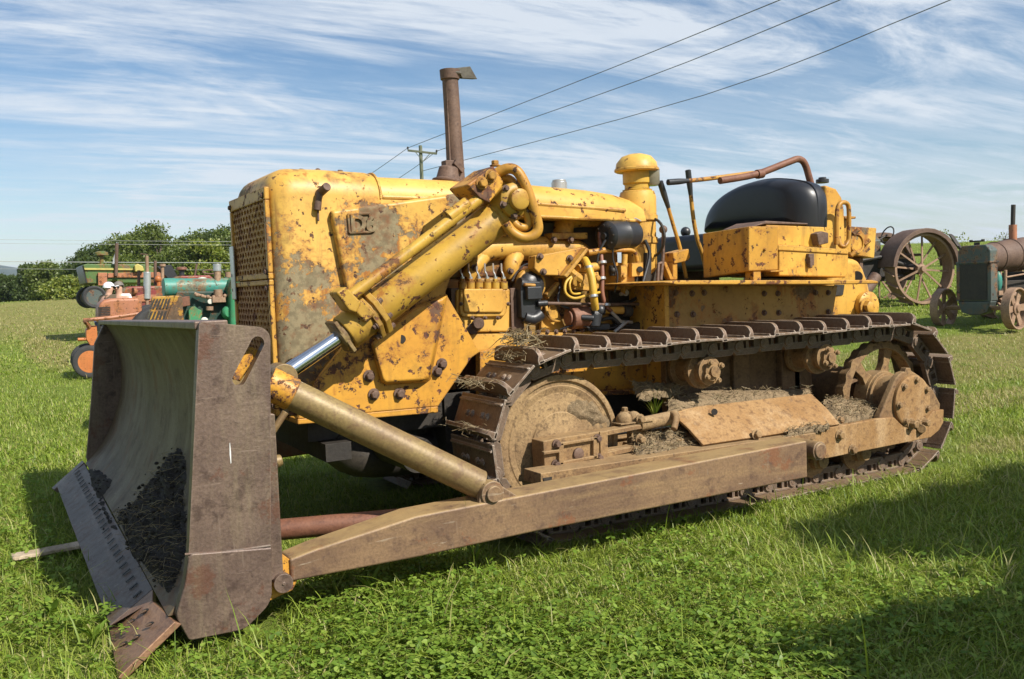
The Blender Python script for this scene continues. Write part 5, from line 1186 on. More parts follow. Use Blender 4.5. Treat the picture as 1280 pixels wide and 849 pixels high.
b = MB(); b.tube([S(203,331,y0+.1), S(203,362,y0+.1)], .045, 10); b.cyl(S(203,330,y0+.1), S(203,333,y0+.1), .08); Q('breather', b, 'wheelrust', tr2, bevel=0)
b = MB(); b.tube([S(198,347,y0-.1), S(199,372,y0-.1)], .05, 8); b.ball(S(197.5,349,y0-.1), .09); Q('steering_column', b, 'orange2', tr2, bevel=0)
for dx in (0,): 
    tyre_wheel(tr2, 'rear_wheel', (p.x+.6, y0-.7, OFF.z+.62), .62, .3, 'maroon'); tyre_wheel(tr2, 'rear_wheel', (p.x+.6, y0+.7, OFF.z+.62), .62, .3, 'maroon', axis=(0,1,0)); tyre_wheel(tr2, 'front_wheel', (p.x-.7, y0-.4, OFF.z+.3), .3, .15, 'maroon'); tyre_wheel(tr2, 'front_wheel', (p.x-.7, y0+.4, OFF.z+.3), .3, .15, 'maroon', axis=(0,1,0))
# green harvester
y0 = 25; p = S(160,380,y0); hv = empty('harvester', (p.x, y0, gzf(p.x, y0))); OFF = hv.location.copy(); tag(hv, 'long green harvester with orange panels and a flag pole beyond the two people', 'harvester')
b = MB(); b.sp([(103.5,331),(108,330),(181,330.5),(190,333),(216,337),(216,354),(146,354),(146,350),(122,355),(109,354.5)], y0-1.0, y0+1.0); Q('body', b, 'green', hv, bevel=.03)
b = MB(); b.sp([(105,335),(180,336),(180,338),(106,337.5)], y0-1.05, y0-.99); Q('trim_stripe', b, 'yellowtrim', hv, bevel=.005)
b = MB(); b.sp([(122.5,341),(134,341),(134,357),(123,357)], y0-1.12, y0-.95); b.sp([(135,341.5),(210,340),(210,347),(135,347)], y0-1.06, y0-.95); Q('side_panel', b, 'orange', hv)
b = MB(); b.sp([(196,333),(214,331),(222,346),(226,352),(212,350)], y0-1.12, y0-.6); b.sp([(103,331.5),(109.5,354),(107.5,354),(102.6,333)], y0-1.04, y0+1.0); Q('auger_cover', b, 'black', hv)
tyre_wheel(hv, 'wheel', S(118,371.5,y0-1.1), .33, .25, 'greyg'); tyre_wheel(hv, 'wheel', S(118,371.5,y0-1.1) + Vector((0,2.0,0)), .33, .25, 'greyg', axis=(0,1,0)); tyre_wheel(hv, 'wheel', (p.x+1.6, y0-1.1, OFF.z+.5), .5, .4, 'cream'); tyre_wheel(hv, 'wheel', (p.x+1.6, y0+1.1, OFF.z+.5), .5, .4, 'cream', axis=(0,1,0))
b = MB(); b.tube([S(127,333,y0), S(127,320,y0)], .06, 10); b.lathe([(.10,0),(.20,.02),(.20,.10),(.10,.14)], S(126.5,320,y0), (0,0,1), 18); Q('air_intake', b, 'green', hv, bevel=0)
b = MB(); b.tube([S(132,333,y0-.5), S(132,345,y0-1.1)], .05, 8); b.tube([S(146,304,y0-1.1), S(145,345,y0-1.1)], .05, 8); Q('pole', b, 'rust', hv, bevel=0)
b = MB(); b.prism([S(147,305,y0-1.1), S(145,330,y0-1.1), S(140.5,330,y0-1.1), S(142,322,y0-1.1)], (0,.03,0)); Q('grey_pennant', b, 'silver', hv, bevel=0)
b = MB(); b.sp([(168,332),(172,329.5),(179,333),(180,339),(169,340)], y0-1.2, y0-1.0); Q('yellow_cap', b, 'yellowtrim', hv, bevel=.03)
# red tractor far behind
y0 = 23; p = S(240,360,y0); tr3 = empty('red_tractor', (p.x, y0, gzf(p.x, y0))); OFF = tr3.location.copy(); tag(tr3, 'bright red tractor with a red capped intake, left of the teal tractor exhaust', 'tractor')
b = MB(); b.sp([(214,375),(214,350),(222,345),(262,344),(270,350),(270,375)], y0-.3, y0+.3); Q('hood', b, 'maroon', tr3, bevel=.05)
b = MB(); b.tube([S(227.5,352,y0-.1), S(227,337,y0-.1)], .075, 12); i_ = Q('air_intake', b, 'black', tr3, bevel=0); b = MB(); b.lathe([(.09,0),(.16,.02),(.15,.08),(.09,.10)], S(227,338,y0-.1), (0,0,1), 16); Q('cap', b, 'redrust', i_, bevel=0)
b = MB(); b.ball(S(253,352,y0-.35), .16, 12, (1.3,.8,.8)); b.box(S(236,352,y0-.4), S(246,348,y0-.3)); Q('seat', b, 'cream', tr3, bevel=.01)
b = MB(); b.tube([S(246,330,y0), S(243,348,y0)], .03, 8); b.tube([S(262,340,y0)+Vector((.2*math.cos(t),.2*math.sin(t)*.4,.2*math.sin(t)*.3)) for t in [2*math.pi*i/20 for i in range(21)]], .02, 6); Q('steering_wheel', b, 'rust', tr3, bevel=0)
tyre_wheel(tr3, 'rear_wheel', (p.x+.5, y0-.7, OFF.z+.6), .6, .3, 'maroon'); tyre_wheel(tr3, 'rear_wheel', (p.x+.5, y0+.7, OFF.z+.6), .6, .3, 'maroon', axis=(0,1,0)); tyre_wheel(tr3, 'front_wheel', (p.x-.9, y0-.4, OFF.z+.3), .3, .15, 'maroon'); tyre_wheel(tr3, 'front_wheel', (p.x-.9, y0+.4, OFF.z+.3), .3, .15, 'maroon', axis=(0,1,0))
# teal tractor
y0 = 8.0; p = S(270,420,y0); tr4 = empty('teal_tractor', (p.x, y0, gzf(p.x, y0))); OFF = tr4.location.copy(); tag(tr4, 'teal and dark green tractor with a round silver topped exhaust behind the bulldozer grille', 'tractor')
b = MB(); b.tube([S(206,359.5,y0), S(290,358.5,y0)], .125, 20); b.cyl(S(204,360,y0), S(219,359.8,y0), .135, n=20); Q('fuel_tank', b, 'teal', tr4, bevel=.01)
b = MB(); b.sp([(220,364),(292,364),(292,408),(220,408)], y0-.12, y0+.3); Q('engine', b, 'dkgreen', tr4, bevel=.02)
b = MB(); b.sp([(288,362),(290,350),(296,345),(306,344),(306,412),(288,412)], y0-.38, y0+.38); Q('radiator', b, 'bgreen', tr4, bevel=.06)
b = MB(); b.tube([S(271.5,331,y0-.05), S(272,356,y0-.05)], .048, 12); b.tube([S(272.5,362,y0-.2), S(273,377,y0-.2)], .06, 12); b.obox(S(273,375,y0-.22), Vector((.09,0,0)), Vector((0,.05,0)), Vector((0,0,.035))); e_ = Q('exhaust_pipe', b, 'wheelrust', tr4, bevel=.004)
b = MB(); b.cyl(S(271.5,339,y0-.05), S(271.3,330,y0-.05), .055); Q('silver_sleeve', b, 'silver', e_, bevel=.004)
b = MB(); b.tube([S(243,367,y0-.2), S(255,371,y0-.22), S(268,373,y0-.22), S(280,371,y0-.22), S(292,366,y0-.2)], .022, 8, sm=3)
for k in range(7): b.ball(S(246+k*7, 369+2.5*math.sin(k*.55), y0-.24), .028, 8)
b.cyl(S(285,340,y0), S(285,347,y0), .04); b.cyl(S(262,388,y0-.2), S(262,383,y0-.2), .05)
Q('pipework', b, 'wheelrust', tr4, bevel=0)
b = MB(); c = S(285,391,y0-.2); b.lathe([(.09,0),(.10,.03),(.085,.08),(.06,.10),(.01,.10)], c, (0,-1,0), 24); gm = [(237,404),(236,388),(239,384),(244,383),(247,386),(252,388),(253,393),(251,398),(252,404)]; b.sp(gm, y0-.22, y0-.12); Q('gear_cover', b, 'bgreen', tr4, bevel=.006)
b = MB(); b.lathe([(.05,0),(.05,.04),(.03,.06)], S(255,401,y0-.22), (0,-1,0), 14); b.lathe([(.035,0),(.035,.04)], S(262,377,y0-.2), (0,-1,0), 10); Q('fitting', b, 'cream', tr4, bevel=.003)
b = MB(); b.sp([(226,372),(237,370),(238,382),(227,384)], y0-.3, y0-.1); Q('rusty_box', b, 'redrust', tr4)
spoke_wheel(tr4, 'rear_wheel', (S(226,440,y0).x, y0-.6, OFF.z+.50), .50, .25, 10, 'bgreen'); spoke_wheel(tr4, 'rear_wheel', (S(226,440,y0).x, y0+.6, OFF.z+.50), .50, .25, 10, 'bgreen', axis=(0,1,0)); spoke_wheel(tr4, 'front_wheel', (S(310,440,y0).x, y0-.5, OFF.z+.36), .36, .15, 8, 'bgreen'); spoke_wheel(tr4, 'front_wheel', (S(310,440,y0).x, y0+.5, OFF.z+.36), .36, .15, 8, 'bgreen', axis=(0,1,0))
# rusty yellow slotted hopper just beyond the blade
y0 = 4.6; p = S(200,450,y0); hpp = empty('seed_hopper', (p.x, y0, 0)); OFF = hpp.location.copy(); tag(hpp, 'rusty yellow and black hopper with a sloping slotted front just beyond the blade', 'hopper')
A0, A1, B0, B1 = S(174,403,y0), S(190,371,y0), S(209,403,y0), S(218,369.5,y0)
b = MB(); b.loft([[Vector((A0.x,y0,.62)), A1 + Vector((0,0,0)), B1, Vector((B0.x+.14,y0,.62))], [Vector((A0.x+.05,y0+.75,.62)), A1 + Vector((.10,.7,0)), B1 + Vector((.06,.7,0)), Vector((B0.x+.14,y0+.75,.62))]]); b.sp([(206,403),(219,369.5),(228,370),(230,403)], y0-.02, y0+.66)
hb2 = Q('hopper_body', b, 'hopper', hpp, bevel=.01)
b = MB()
for r_i, (v0, v1) in enumerate(((.10,.42),(.52,.9))):
    for k in range(6):
        u0 = .12 + k*.135; lo_, hi_ = v0, v1
        pts = []
        for (uu, vv) in ((u0,lo_),(u0+.075,lo_),(u0+.075,hi_),(u0,hi_)):
            l = A0.lerp(A1, vv); r = B0.lerp(B1, vv); pts.append(l.lerp(r, uu) + Vector((0,-.004,0)))
        b.prism(pts, (0,-.006,0))
Q('front_slot', b, 'dark', hb2, bevel=0)
b = MB()
for x_ in (A0.x+.05, B0.x+.1):
    for y_ in (y0+.08, y0+.64): b.box((x_-.03,y_-.03,0), (x_+.03,y_+.03,.66))
Q('leg', b, 'rust', hpp)

# steel-wheeled tractors on the right
def steel_tractor(c, rz, name, label, hoodmat, rad_):
    global OFF
    t_ = empty(name, c, rz); OFF = Vector((0,0,0)); tag(t_, label, 'tractor'); return t_
g0 = SD(1157,336,21); gx, gy = g0.x - .45*0, g0.y
zg = g0.z - .80
tg = steel_tractor((gx, gy + .75, zg), R_(-14), 'steel_wheeled_tractor', 'old tractor with tall spoked steel wheels under rusty fenders behind the bulldozer', None, None)
for s in (-1, 1):
    spoke_wheel(tg, 'rear_wheel', (0, .75*s, .80), .79, .34, 12, 'wheelrust', axis=(.0,s,0), cleats=18, sw=.022)
    b = MB(); rows = []
    for i in range(15):
        a = R_(176 - 172*i/14); rows.append([(math.cos(a)*r, s*yy, .80 + math.sin(a)*r) for r, yy in ((.80,1.02),(.90,1.02),(.90,.45),(.80,.45))])
    b.loft(rows); Q('fender', b, 'rust', tg, bevel=.01)
    spoke_wheel(tg, 'front_wheel', (-2.0, .6*s, .42), .42, .16, 8, 'wheelrust', axis=(0,s,0), sw=.025)
b = MB(); b.box((-1.0,-.3,.55),(.25,.3,1.05)); b.box((-1.55,-.48,.62),(-.55,.48,1.22)); b.tube([(-1.6,-.5,1.0),(-.9,-.56,1.1),(-.2,-.52,.9)], .05, 8); b.tube([(-1.7,-.45,.6),(-.3,-.55,.65)], .04, 8); b.cyl((0,-.7,.8),(0,.7,.8),.12); b.cyl((-2.0,-.6,.42),(-2.0,.6,.42),.06); b.box((-2.1,-.2,.5),(-1.0,.2,.8)); Q('chassis', b, 'dark', tg)
b = MB(); b.loft([[(x, -w_, z0), (x, -w_, z1-.1), (x, -w_*.6, z1), (x, w_*.6, z1), (x, w_, z1-.1), (x, w_, z0)] for x, w_, z0, z1 in ((-2.2,.26,.9,1.5),(-1.2,.28,.95,1.56),(-.65,.28,1.0,1.58))]); Q('hood', b, 'greyg', tg)
b = MB(); b.tube([Vector((-.25,0,1.62)) + Vector((.07*math.cos(t), .2*math.sin(t), .2*math.cos(t)*.9)) for t in [2*math.pi*i/24 for i in range(25)]], .016, 8); b.tube([(-.25,0,1.62),(-.6,0,1.45)], .02, 8); Q('steering_wheel', b, 'dark', tg, bevel=0)
b = MB(); b.cyl((-1.4,-.15,1.55),(-1.4,-.15,1.85),.05); Q('exhaust_pipe', b, 'dark', tg)
b = MB(); b.box((.1,-.22,1.1),(.5,.22,1.16)); b.tube([(.3,0,1.1),(.1,0,.8)], .03, 8); Q('seat', b, 'rust', tg, bevel=.02)
h0 = SD(1222,400,17); zh = gzf(h0.x, h0.y)
th_ = empty('barrel_tank_tractor', (h0.x, h0.y, zh), R_(-2)); OFF = Vector((0,0,0)); tag(th_, 'black radiator tractor with a rusty barrel tank and small iron front wheels', 'tractor')
b = MB(); b.loft([[(x, -.33, .50), (x, -.33, 1.42), (x, -.24, 1.52), (x, .24, 1.52), (x, .33, 1.42), (x, .33, .50)] for x in (-.10,.12)]); rd = Q('radiator', b, 'greyg', th_, bevel=.025)
b = MB(); b.box((-.112,-.27,.53),(-.098,.27,1.17)); Q('radiator_core', b, 'dark', rd, bevel=.003)
b = MB(); b.box((-.13,-.345,1.19),(.13,.345,1.225)); b.box((-.11,-.35,.5),(-.09,-.28,1.19)); b.box((-.11,.28,.5),(-.09,.35,1.19)); Q('frame_band', b, 'greyg', rd, bevel=.006)
b = MB(); b.prism([(-.10,-.34,.50),(-.10,.34,.50),(-.10,.26,.30),(-.10,.1,.25),(-.10,-.1,.25),(-.10,-.26,.30)], (.18,0,0)); Q('front_bracket', b, 'greyg', th_, bevel=.02)
b = MB(); b.cyl((0,0,1.51),(0,0,1.57),.05); b.obox((0,0,1.59), (.0,.14,.0), (.025,0,0), (0,0,.014)); b.cyl((0,-.12,1.59),(0,-.12,1.62),.03); b.cyl((0,.12,1.59),(0,.12,1.62),.03); Q('radiator_cap', b, 'dark', rd, bevel=.003)
b = MB(); b.lathe([(.20,0),(.25,.01),(.255,.04),(.25,.05),(.27,.32),(.285,.33),(.285,.36),(.27,.37),(.30,.75),(.315,.76),(.315,.80),(.30,.81),(.31,1.2),(.28,1.22)], (.14,0,1.27), (1,0,.06), 32); Q('barrel_tank', b, 'rust', th_, bevel=0)
b = MB(); b.box((.12,-.2,.42),(1.6,.2,.85)); b.box((1.2,-.35,.45),(2.0,.35,1.0)); b.cyl((1.9,-.8,.62),(1.9,.8,.62),.12); Q('engine', b, 'dark', th_)
b = MB(); b.box((.1,-.36,.60),(1.9,-.30,.68)); b.box((.1,.30,.60),(1.9,.36,.68)); b.tube([(.25,-.37,.65),(.25,-.38,1.05)], .03, 8); b.tube([(.25,-.40,.92),(1.2,-.40,1.0)], .018, 8); b.tube([(.2,-.30,.5),(.6,-.36,.62)], .04, 8); Q('side_rail', b, 'wheelrust', th_)
b = MB(); b.ball((.17,-.30,.85), .12, 14, (.6,.5,1.5)); Q('side_tank', b, 'teal', th_, bevel=0)
b = MB(); b.cyl((.02,-.72,.37),(.02,.72,.37),.035); b.tube([(.0,-.5,.36),(.3,-.15,.5)], .03, 8); b.tube([(.0,.5,.36),(.3,.15,.5)], .03, 8); b.tube([(-.06,-.6,.40),(-.08,0,.42),(-.06,.6,.40)], .018, 6); b.box((-.02,-.1,.33),(.06,.1,.5)); Q('front_axle', b, 'wheelrust', th_)
for s in (-1, 1):
    spoke_wheel(th_, 'front_wheel', (.02, .72*s, .37), .37, .15, 6, 'wheelrust', axis=(-.15*s, s, 0), sw=.05, flat=True)
    spoke_wheel(th_, 'rear_wheel', (1.9, .85*s, .62), .62, .3, 12, 'wheelrust', axis=(0,s,0), cleats=14, sw=.022)
b = MB(); b.cyl((.95,-.05,1.5),(.95,-.05,1.88),.07); e_ = Q('exhaust_pipe', b, 'orange', th_, bevel=0); b = MB(); b.tube([(.95,-.05,1.85),(.97,-.05,2.25)], .04, 10); Q('pipe_tip', b, 'dark', e_, bevel=0)
b = MB(); b.tube([(.05,.35,1.45),(-.05,.46,1.66)], .035, 8); b.obox((-.03,.44,1.64),(.05,.0,.0),(0,.03,.02),(-.03,.05,.10)); Q('lever', b, 'dark', th_, bevel=.004)
b = MB(); b.box((2.2,-.25,1.0),(2.6,.25,1.06)); b.tube([(2.4,0,1.0),(2.0,0,.8)], .04, 8); b.tube([Vector((1.75,0,1.4)) + Vector((.07*math.cos(t), .2*math.sin(t), .2*math.cos(t))) for t in [2*math.pi*i/20 for i in range(21)]], .016, 6); Q('seat', b, 'rust', th_)
OFF = Vector((0,0,0))

# ================================================================== PEOPLE
def person(px, dist, height, rz, shirt, trousers, hair, label, capm=None, glasses=False, lean=0.0):
    p = SD(px, 375, dist); root_loc = (p.x, p.y, gzf(p.x, p.y)); h = height/1.78
    me = bpy.data.meshes.new('person')
    J = {'pel':(0,0,.95),'waist':(0,.0,1.10),'chest':(-.02*1-lean*.3,0,1.32),'neck':(-.02-lean,0,1.50),'head0':(-.03-lean*1.2,0,1.58),'head1':(-.04-lean*1.3,0,1.66),'head2':(-.03-lean*1.3,0,1.73)}
    for s, k in ((-1,'l'),(1,'r')):
        J[k+'sh'] = (-.02-lean*.6, .20*s, 1.46); J[k+'el'] = (.02-lean*.3, .26*s, 1.16); J[k+'wr'] = (-.10-lean*.3, .22*s, .95); J[k+'ha'] = (-.14-lean*.3, .20*s, .87)
        J[k+'hip'] = (0, .10*s, .90); J[k+'kn'] = (-.02, .11*s, .50); J[k+'an'] = (.02, .12*s, .09); J[k+'to'] = (-.13, .13*s, .05)
    E = [('pel','waist'),('waist','chest'),('chest','neck'),('neck','head0'),('head0','head1'),('head1','head2')]
    for k in 'lr': E += [('chest',k+'sh'),(k+'sh',k+'el'),(k+'el',k+'wr'),(k+'wr',k+'ha'),('pel',k+'hip'),(k+'hip',k+'kn'),(k+'kn',k+'an'),(k+'an',k+'to')]
    R = {'pel':(.16,.12),'waist':(.15,.11),'chest':(.17,.12),'neck':(.062,.062),'head0':(.075,.07),'head1':(.098,.085),'head2':(.07,.065)}
    for k in 'lr': R.update({k+'sh':(.075,.07),k+'el':(.048,.048),k+'wr':(.034,.034),k+'ha':(.04,.025),k+'hip':(.10,.10),k+'kn':(.062,.062),k+'an':(.045,.045),k+'to':(.045,.035)})
    def skin(name, keys, edges, mat, grow, par):
        ix = {k: i for i, k in enumerate(keys)}; me = bpy.data.meshes.new(name); me.from_pydata([tuple(c*h for c in J[k]) for k in keys], [(ix[a], ix[b]) for a, b in edges], [])
        o = bpy.data.objects.new(name, me); COL.objects.link(o); me.materials.append(mat)
        sk = o.modifiers.new('skin', 'SKIN'); sk.use_smooth_shade = True
        for k, i in ix.items(): me.skin_vertices[0].data[i].radius = ((R[k][0]+grow)*h, (R[k][1]+grow)*h)
        me.skin_vertices[0].data[0].use_root = True; sb_ = o.modifiers.new('s', 'SUBSURF'); sb_.levels = sb_.render_levels = 2
        if par: o.parent = par
        return o
    o = skin('person', list(J), E, M['skin'], 0, None); o.location = root_loc; o.rotation_euler = (0,0,rz); tag(o, label, 'person')
    skin('shirt', ['waist','pel','chest','lsh','rsh','lel','rel'], [('pel','waist'),('waist','chest'),('chest','lsh'),('chest','rsh'),('lsh','lel'),('rsh','rel')], shirt, .022, o)
    skin('trousers', ['pel','lhip','rhip','lkn','rkn','lan','ran'], [('pel','lhip'),('pel','rhip'),('lhip','lkn'),('rhip','rkn'),('lkn','lan'),('rkn','ran')], trousers, .020, o)
    hc = Vector(J['head1'])*h
    b = MB(); b.ball(hc + Vector((.015,0,.035)), .118*h, 16, (1.05,.92,.95)); 
    # keep the hair/cap above the brow
    b2 = MB(); keep = [i for i, v in enumerate(b.v) if v[2] > hc.z + (.0 if v[0] > hc.x else .045)]; mp = {k: i for i, k in enumerate(keep)}
    b2.v = [b.v[i] for i in keep]; b2.f = [[mp[i] for i in f] for f in b.f if all(i in mp for i in f)]
    if capm: b2.obox(hc + Vector((-.15,0,.055)), (.06,0,-.012), (0,.08,0), (0,0,.008))
    build('cap' if capm else 'hair', b2, capm or hair, o, bevel=0, off=(0,0,0))
    if glasses:
        b = MB()
        for s in (-1, 1): b.ball(hc + Vector((-.088*h, .036*s, .012)), .030, 8, (.35,1,.75))
        b.tube([hc + Vector((-.09*h,-.06,.015)), hc + Vector((-.10*h,0,.018)), hc + Vector((-.09*h,.06,.015))], .006, 6); build('sunglasses', b, M['black'], o, bevel=0, off=(0,0,0))
    b = MB(); b.ball(hc + Vector((-.098*h,0,-.015)), .018, 8, (1.1,.8,1.4)); build('nose', b, M['skin'], o, bevel=0, off=(0,0,0))
    return o
M['skin'] = plain('skin', (.50,.29,.20), .55, var=.1); M['brownshirt'] = plain('brown_cloth', (.105,.075,.045), .9, var=.2); M['whitecloth'] = plain('white_cloth', (.72,.72,.74), .85, var=.1); M['denim'] = plain('denim', (.06,.08,.13), .9); M['hair'] = plain('grey_hair', (.16,.14,.12), .8)
person(131, 20.3, 1.80, R_(200), M['brownshirt'], M['denim'], M['hair'], 'person in a brown shirt and white cap leaning in, seen between the tractors', M['whitecloth'], lean=.06)
person(150, 20.6, 1.80, R_(60), M['whitecloth'], M['denim'], M['hair'], 'person with grey hair and sunglasses in a white shirt between the tractors', None, True)

# ================================================================== TREES, HILLS, POLES
M['leaf1'] = leaf_mat('tree_leaves', [(.055,.08,.016),(.085,.12,.024),(.12,.155,.032),(.155,.185,.045)], trans=.3)
M['leaf2'] = leaf_mat('yellow_green_leaves', [(.10,.14,.02),(.14,.18,.026),(.19,.22,.032),(.24,.25,.045)], trans=.3)
M['leaf3'] = leaf_mat('dark_leaves', [(.035,.058,.016),(.052,.08,.02),(.075,.105,.026)], trans=.25)
M['bark'] = rusty('grey_bark', (.10,.075,.055), (.14,.11,.085), (.06,.045,.035), 5, .9, 0, pit=.5, seed=40)
def tree(name, base, H, W, label, cat, leaf, n=2600, ls=.28, clumps=16, trunk=.25, seed=0, bare=False, group=None, c0=.18, fixed=None):
    r = np.random.default_rng(seed+100); root = empty(name, base); tag(root, label, cat, group); tb = MB()
    C_ = [] 
    if fixed: C_ = fixed
    else:
        for k in range(clumps):
            z = r.uniform(c0, .88); rad_ = W*.5*math.sin(math.pi*min(.96, (z-c0+.34)/(1.34-c0)))**.7; a = r.uniform(0, 6.28); q_ = math.sqrt(r.uniform(0.05, 1))
            C_.append((rad_*q_*.78*math.cos(a), rad_*q_*.78*math.sin(a), z*H, W*r.uniform(.13,.22)))
    tb.tube([(0,0,-.2),(r.normal(0,.03)*W,r.normal(0,.03)*W,H*.3),(r.normal(0,.05)*W,r.normal(0,.05)*W,H*.75)], [trunk, trunk*.75, trunk*.25], 9, sm=3)
    for (x, y, z, s) in C_[:14]: tb.tube([(0,0,H*.12+z*.35),(x*.45,y*.45,z*.72),(x,y,z)], [trunk*.4,trunk*.22,trunk*.06], 6, sm=2)
    build('trunk', tb, M['bark'], root, bevel=0, off=(0,0,0))
    if n:
        C = np.array(C_); w_ = C[:,3]**2; k = r.choice(len(C), n, p=w_/w_.sum()); d = r.normal(0, 1, (n,3)); d /= np.linalg.norm(d, axis=1)[:,None]; rr = r.uniform(.25, 1.0, n)**.5*(1 + .22*r.normal(0,1,n)*(r.random(n) < .3))
        P_ = C[k,:3] + d*(rr*C[k,3])[:,None]*np.array([1,1,.85]); P_[:,2] = np.maximum(P_[:,2], .05)
        u = r.normal(0,1,(n,3)); u /= np.linalg.norm(u,axis=1)[:,None]; v = np.cross(u, r.normal(0,1,(n,3))); v /= np.linalg.norm(v,axis=1)[:,None]; s = ls*r.uniform(.6,1.3,n)[:,None]
        V = np.stack([P_-u*s*.5, P_+v*s*.32+u*s*.05, P_+u*s*.55, P_-v*s*.32+u*s*.05], 1).reshape(-1,3); F = np.arange(n*4).reshape(-1,4)
        fast_mesh('crown', V, F, leaf, root)
    return root
TG = 'trees along the far edge of the field'
rows_ = [  # px, top py, width px, distance, leaf, kind
 (10,346,34,95,'leaf3','low dark shrub at the far left edge of the tree row'),(38,330,30,92,'leaf3','dark rounded shrub second from the left in the tree row'),(63,327,40,88,'leaf1','bushy tree with a pointed top left of the harvester'),
 (82,350,40,78,'leaf2','low yellow green bush at the foot of the trees left of the harvester'),(96,331,36,86,'leaf1','mid green tree just left of the harvester'),(128,304,44,82,'leaf3','dark green tree above the left end of the harvester'),
 (163,294,54,80,'leaf1','broad tree above the harvester flag pole'),(203,279,60,82,'leaf1','tallest tree of the row with a rounded open crown'),(236,290,44,84,'leaf3','tree with a flat top right of the tallest tree'),
 (224,306,50,72,'leaf1','lower bushy tree in front of the tallest tree'),(262,297,46,72,'leaf2','bright yellow green tree left of the bulldozer grille'),(292,284,46,80,'leaf1','tree half hidden behind the bulldozer nose'),
 (150,322,60,70,'leaf1','low leafy thicket behind the harvester'),(184,288,56,84,'leaf1','tall tree just left of the tallest tree'),(250,287,54,86,'leaf1','tall tree behind the yellow green tree'),(276,283,54,84,'leaf3','dark tall tree beside the bulldozer nose'),(114,312,46,84,'leaf3','dark bushy tree above the harvester air intake'),(345,300,70,80,'leaf1',None),(420,296,80,80,'leaf3',None),(510,300,80,82,'leaf1',None),(600,286,80,84,'leaf1','tree glimpsed under the hood behind the engine'),(640,300,60,80,'leaf2',None)]
for i, (px, ty, wpx, dist, lf, lab) in enumerate(rows_):
    if lab is None: continue
    g = SD(px, 376, dist); z0 = gzf(g.x, g.y); top = SD(px, ty, dist).z; H = top - z0; W = wpx*dist/FPX*1.45
    tree('tree' if H > 2.8 else 'bush', (g.x, g.y, z0), H, W, lab, 'tree' if H > 2.8 else 'bush', M[lf], n=int(5200 + 900*W), ls=.25, clumps=int(24+W*5), trunk=.035*H, seed=i, group=TG, c0=.04)
# distant wooded ridge
hb_ = MB(); rows2 = []
for k, (hh, dd) in enumerate(((0,2300),(.75,2600),(1,2900),(.6,3300))):
    row = []
    for i in range(41):
        px = -500 + i*50; q_ = SD(px, 376, dd); t_ = math.exp(-((px-15)/75)**2)*72 + math.exp(-((px+200)/220)**2)*66 + 14 + 4*math.sin(px*.05); row.append((q_.x, q_.y, q_.z + (t_*hh if k else -30)))
    rows2.append(row)
hb_.sheet(rows2); M['hill'] = rusty('far_wooded_hill', (.035,.055,.03), (.05,.07,.035), (.028,.045,.025), .02, .95, 0, pit=.1, seed=41)
ho = build('hills', hb_, M['hill'], bevel=0); tag(ho, kind='structure'); ho['label'] = 'distant wooded ridge'
# scrub beyond the crest on the right
for i, (px, ty, dist, n_, lab) in enumerate(((1196,293,34,260,'thin weedy bush between the steel wheel and the black radiator'),(1256,289,52,60,'bare twiggy sapling behind the barrel tank'),(1178,297,50,90,'sparse twiggy bush behind the fender of the steel wheel'))):
    g = SD(px, 345, dist); z0 = gzf(g.x, g.y); H = SD(px, ty, dist).z - z0
    tree('bush', (g.x, g.y, z0), max(H, 1.0), 1.6, lab, 'bush', M['leaf2'], n=n_, ls=.10, clumps=14, trunk=.025, seed=50+i, c0=.15)
# unseen tree added behind the camera, crown shaped to cast the grass shadow
def sh(gx_, gy_, z): return (gx_ + z*sun_dir.x/sun_dir.z, gy_ + z*sun_dir.y/sun_dir.z, z)
stx = (7.3,-7.0,0)
fx_ = [(sh(a, b_, z), s) for a, b_, z, s in ((4.2,-2.25,3.3,.42),(2.95,-3.45,2.8,.40),(4.2,-3.75,3.0,.6),(4.75,-2.3,3.4,.55),(5.5,-2.55,3.6,.75),(6.4,-2.5,3.5,.8),(4.5,-3.9,3.0,.85),(3.4,-3.75,2.9,.62),(5.6,-3.9,3.2,.9),(6.8,-3.4,3.7,.9),(7.5,-4.2,3.4,1.0),(2.7,-3.75,2.8,.38))]
tree('added_shade_tree', stx, 4.6, 5, 'unseen leafy tree added off to the right to shadow the grass', 'tree', M['leaf1'], n=24000, ls=.16, trunk=.16, seed=70, fixed=[(c[0]-stx[0], c[1]-stx[1], c[2], s) for c, s in fx_])
# utility pole and power lines
pd = 75; pt, pb_ = SD(525.5,182,pd), SD(525.5,182,pd); up_ = empty('utility_pole', (pt.x, pt.y, gzf(pt.x, pt.y))); OFF = up_.location.copy(); tag(up_, 'greenish wooden utility pole with one crossarm rising behind the bulldozer hood', 'utility pole')
b = MB(); b.tube([(pt.x,pt.y,OFF.z-.3),(pt.x,pt.y,pt.z)], [.19,.14], 12); M['pole'] = rusty('green_treated_wood', (.13,.14,.09), (.17,.175,.12), (.09,.09,.06), 3, .85, 0, pit=.3, seed=42); Q('pole', b, 'pole', up_, bevel=0)
xa, xb = SD(509,188.5,pd), SD(545,192.5,pd); b = MB(); d_ = (xb-xa).normalized(); b.obox((xa+xb)/2 + Vector((0,-.15,0)), d_*(xb-xa).length*.5, Vector((0,.07,0)), Vector((0,0,.08))); xo = Q('crossarm', b, 'pole', up_, bevel=.01)
ins = [xa + Vector((0,-.15,.2)), xb + Vector((0,-.15,.2)), Vector((pt.x, pt.y-.2, SD(526,214,pd).z))]
for p_ in ins[:2]:
    b = MB(); b.lathe([(.03,-.2),(.05,-.05),(.09,-.03),(.07,.02),(.09,.04),(.05,.1)], p_, (0,0,1), 10); Q('insulator', b, 'dark', xo, bevel=0)
b = MB(); m_ = (xa+xb)/2
